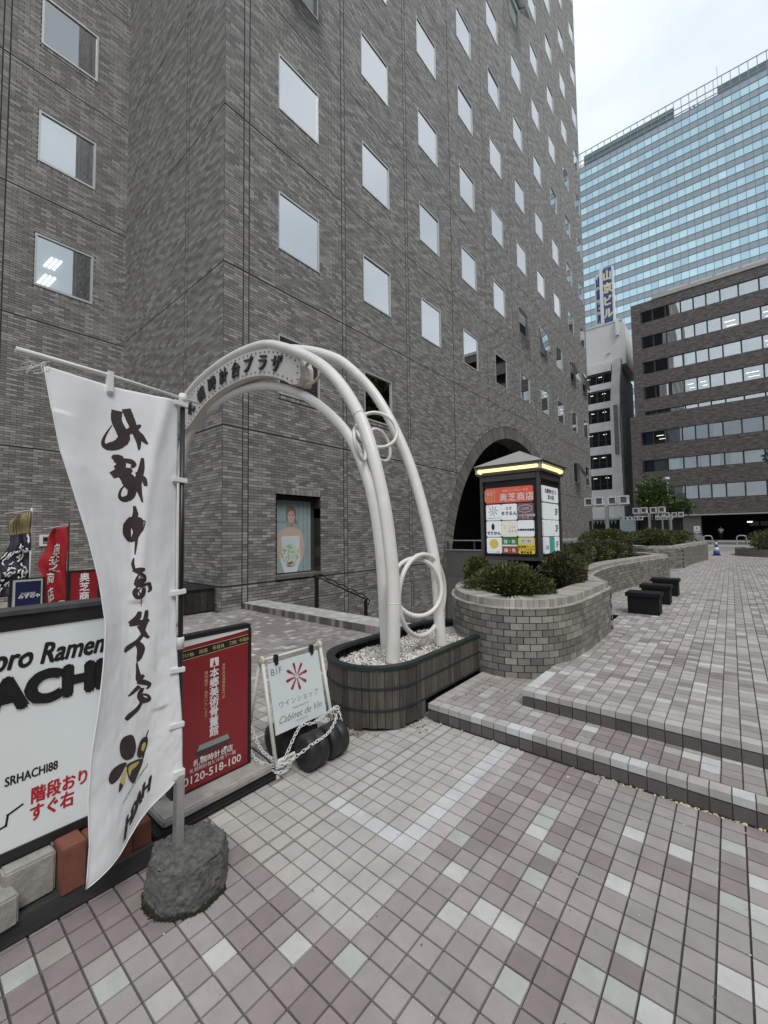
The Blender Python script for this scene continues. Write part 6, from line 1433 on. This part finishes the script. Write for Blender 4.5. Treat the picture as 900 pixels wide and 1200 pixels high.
# ================================================================== glass tower
gt = thing('glass_tower', 'huge blue glass office tower rising behind the street with a rooftop screen', 'building', (-10, 165, 0))
TXa, TXb, TY, TZ = -62, 28.5, 160, 135.4
b = MB(); b.box(TXa, TXb, TY + .3, TY + 40, 0, TZ - .1); b.obj('core', mat('tower_core', (.15, .2, .22), .5), gt)
m_sp = mat('spandrel_metal', (.31, .35, .38), .35, .04, .3, metal=.3, rand=.05)
GT = [(0, (.52, .70, .75)), (.4, (.48, .66, .72)), (.7, (.55, .73, .77)), (.86, (.44, .58, .67)), (.95, (.48, .65, .71))]
m_gp = mat('tower_glass', (.4, .65, .72), .06, .04, .4, metal=.85, tones=GT, rand=.06)
fl = 4.52; cp = 2.05
b = MB(); z = TZ
nf = 24
for k in range(nf): b.box(TXa, TXb, TY + .02, TY + .29, TZ - fl * k - 2.0, TZ - fl * k)
spo = b.obj('spandrel', m_sp, gt)
b = MB()
x = TXa
while x < TXb: b.box(x - .05, x + .05, TY - .05, TY + .019, TZ - fl * nf, TZ); x += cp
b.obj('mullion', mat('mullion', (.18, .23, .26), .4, 0, metal=.4), gt)
b = MB()
for k in range(nf): b.box(TXa, TXb, TY - .10, TY + .018, TZ - fl * k - 2.16, TZ - fl * k - 2.0); b.box(TXa, TXb, TY - .07, TY + .017, TZ - fl * k - .12, TZ - fl * k - .0)
b.obj('transom', bpy.data.materials['mullion'], gt)
b = MB(); b.box(.06, cp - .06, 0, .04, 0, 2.33); pmesh = b.mesh('pane'); pmesh.materials.append(m_gp)
C, cells = [], []
x = TXa; i = 0
while x < TXb - cp:
    for k in range(nf): cells.append((x, TZ - fl * (k + 1) + .03))
    x += cp
def vis(c):
    v = Vector((c[0] + 1, TY, c[1] + 1)) - EYE; f_ = v.dot(F); px_, py_ = v.dot(RX) / f_, v.dot(UX) / f_; X_, Y_ = 450 + 486 * px_, 600 - 486 * py_
    return 676 < X_ < 905 and 50 < Y_ < 400 and not (X_ > 740 and Y_ > 380 - .32 * (X_ - 740))
cells.sort(key=lambda c: (not vis(c), (Vector((c[0], TY, c[1])) - EYE).length))
for c in cells[:300]:
    o = O('pane', pmesh, None, gt, (c[0], TY + .02, c[1])); W(o); o.rotation_euler = (rnd.gauss(0, .002), 0, rnd.gauss(0, .002))
rest = cells[300:]; n = len(rest)
many('glazing', [(c[0] + cp / 2, TY + .06, c[1] + 1.165) for c in rest], (cp / 2 - .06, 0, 0), (0, 0, 1.165), (0, -.04, 0), m_gp, gt)
b = MB(); zt = TZ
b.box(TXa, TXb, TY + 1.2, TY + 1.3, zt, zt + .3)
x = TXa
while x < TXb: b.box(x, x + .18, TY + 1.2, TY + 1.4, zt, zt + 6.6); x += cp
for zz in (1.6, 3.4, 6.4): b.box(TXa, TXb, TY + 1.15, TY + 1.35, zt + zz, zt + zz + .22)
b.obj('roof_frame', mat('roof_frame_green', (.26, .33, .34), .5, .05), gt)
b = MB(); b.box(-36, -8.5, TY + 1.5, TY + 1.7, zt, zt + 5.0); b.box(2.6, TXb, TY + 2.2, TY + 2.4, zt, zt + 4.4)
for k in range(10): b.box(-8 + k * 1.1, -7.5 + k * 1.1, TY + 3, TY + 3.6, zt, zt + 2 + rnd.random() * 1.2)
b.obj('roof_screen', mat('louvre_screen', (.17, .22, .23), .6, .5, 3, stretch=(.6, 1, 5)), gt)
b = MB(); b.tube([(2.8, TY + 6, zt), (2.8, TY + 6, zt + 14.5)], [.28, .08], 6); b.obj('antenna', m_steel, gt)

# ================================================================== trees
def tree(label, base, h, crown_c, crown_r, n, size, m, seed, group=None):
    t = thing('broadleaf_tree', label, 'tree', base, group=group); b = MB(); B = Vector(base); Cc = Vector(crown_c); rs = random.Random(seed)
    b.tube(spline([B, B + Vector((.05, 0, h * .3)), Cc + Vector((0, 0, -crown_r[2] * .2))], 6), [.16 * h / 8 * (1 - .045 * k) for k in range(13)], 8); b.obj('trunk', m_twig, t)
    b = MB()
    for k in range(12):
        a = rs.uniform(0, 6.28); p0 = B.lerp(Cc, rs.uniform(.45, .9)); p1 = Cc + Vector((crown_r[0] * .7 * math.cos(a), crown_r[1] * .7 * math.sin(a), crown_r[2] * rs.uniform(-.4, .8))); b.tube(spline([p0, p0.lerp(p1, .5) + Vector((0, 0, .2)), p1], 4), [.05 * h / 8 * (1 - .1 * q) for q in range(9)], 5)
    b.obj('limb', m_twig, t)
    leaves('crown', crown_c, crown_r, n, size, m, t, lumps=16, seed=seed, needle=.6)
    return t
tree('small airy green tree in front of the dark brick office', (-6.0, 50, .6), 6, (-6.0, 50, 4.5), (1.75, 1.6, 3.2), 3400, .27, m_leaf3, 61)
tree('leafy side tree leaning toward the parking entrance', (-3.9, 50.4, .6), 4, (-3.9, 50.4, 3.6), (1.4, 1.1, 1.1), 1500, .24, m_leaf3, 62)
lt = thing('slim_street_lamp', 'slim street lamp with a round white head above the small tree', 'street lamp', (-4.9, 52, .06)); b = MB(); b.tube([(0, 0, 0), (0, 0, 6.7)], .05, 8); b.obj('pole', m_steel, lt, (0, 0, 0)); b = MB(); b.lathe([(.05, 6.7), (.24, 6.8), (.2, 6.98), (.05, 7.0)], seg=14); b.obj('lamp_head', m_white, lt, (0, 0, 0))
# what stands outside the frame to the right, seen only in the window reflections
tree('large dark tree right of the terrace, mirrored in the office windows', (9.5, 33, 0), 17, (9.5, 33, 13.5), (4.4, 4.4, 7.0), 9000, .6, m_leaf, 63)
ob = thing('opposite_building', 'plain dark office block on the other side of the terrace', 'building', (34, 80, 0)); b = MB(); b.box(26, 45, 62, 128, 0, 37); b.obj('wall', m_db, ob)
ob2 = thing('opposite_building', 'lower block behind the viewer on the right side of the terrace', 'building', (34, 0, 0)); b = MB(); b.box(22, 45, -40, 46, 0, 25); b.obj('wall', m_db, ob2)
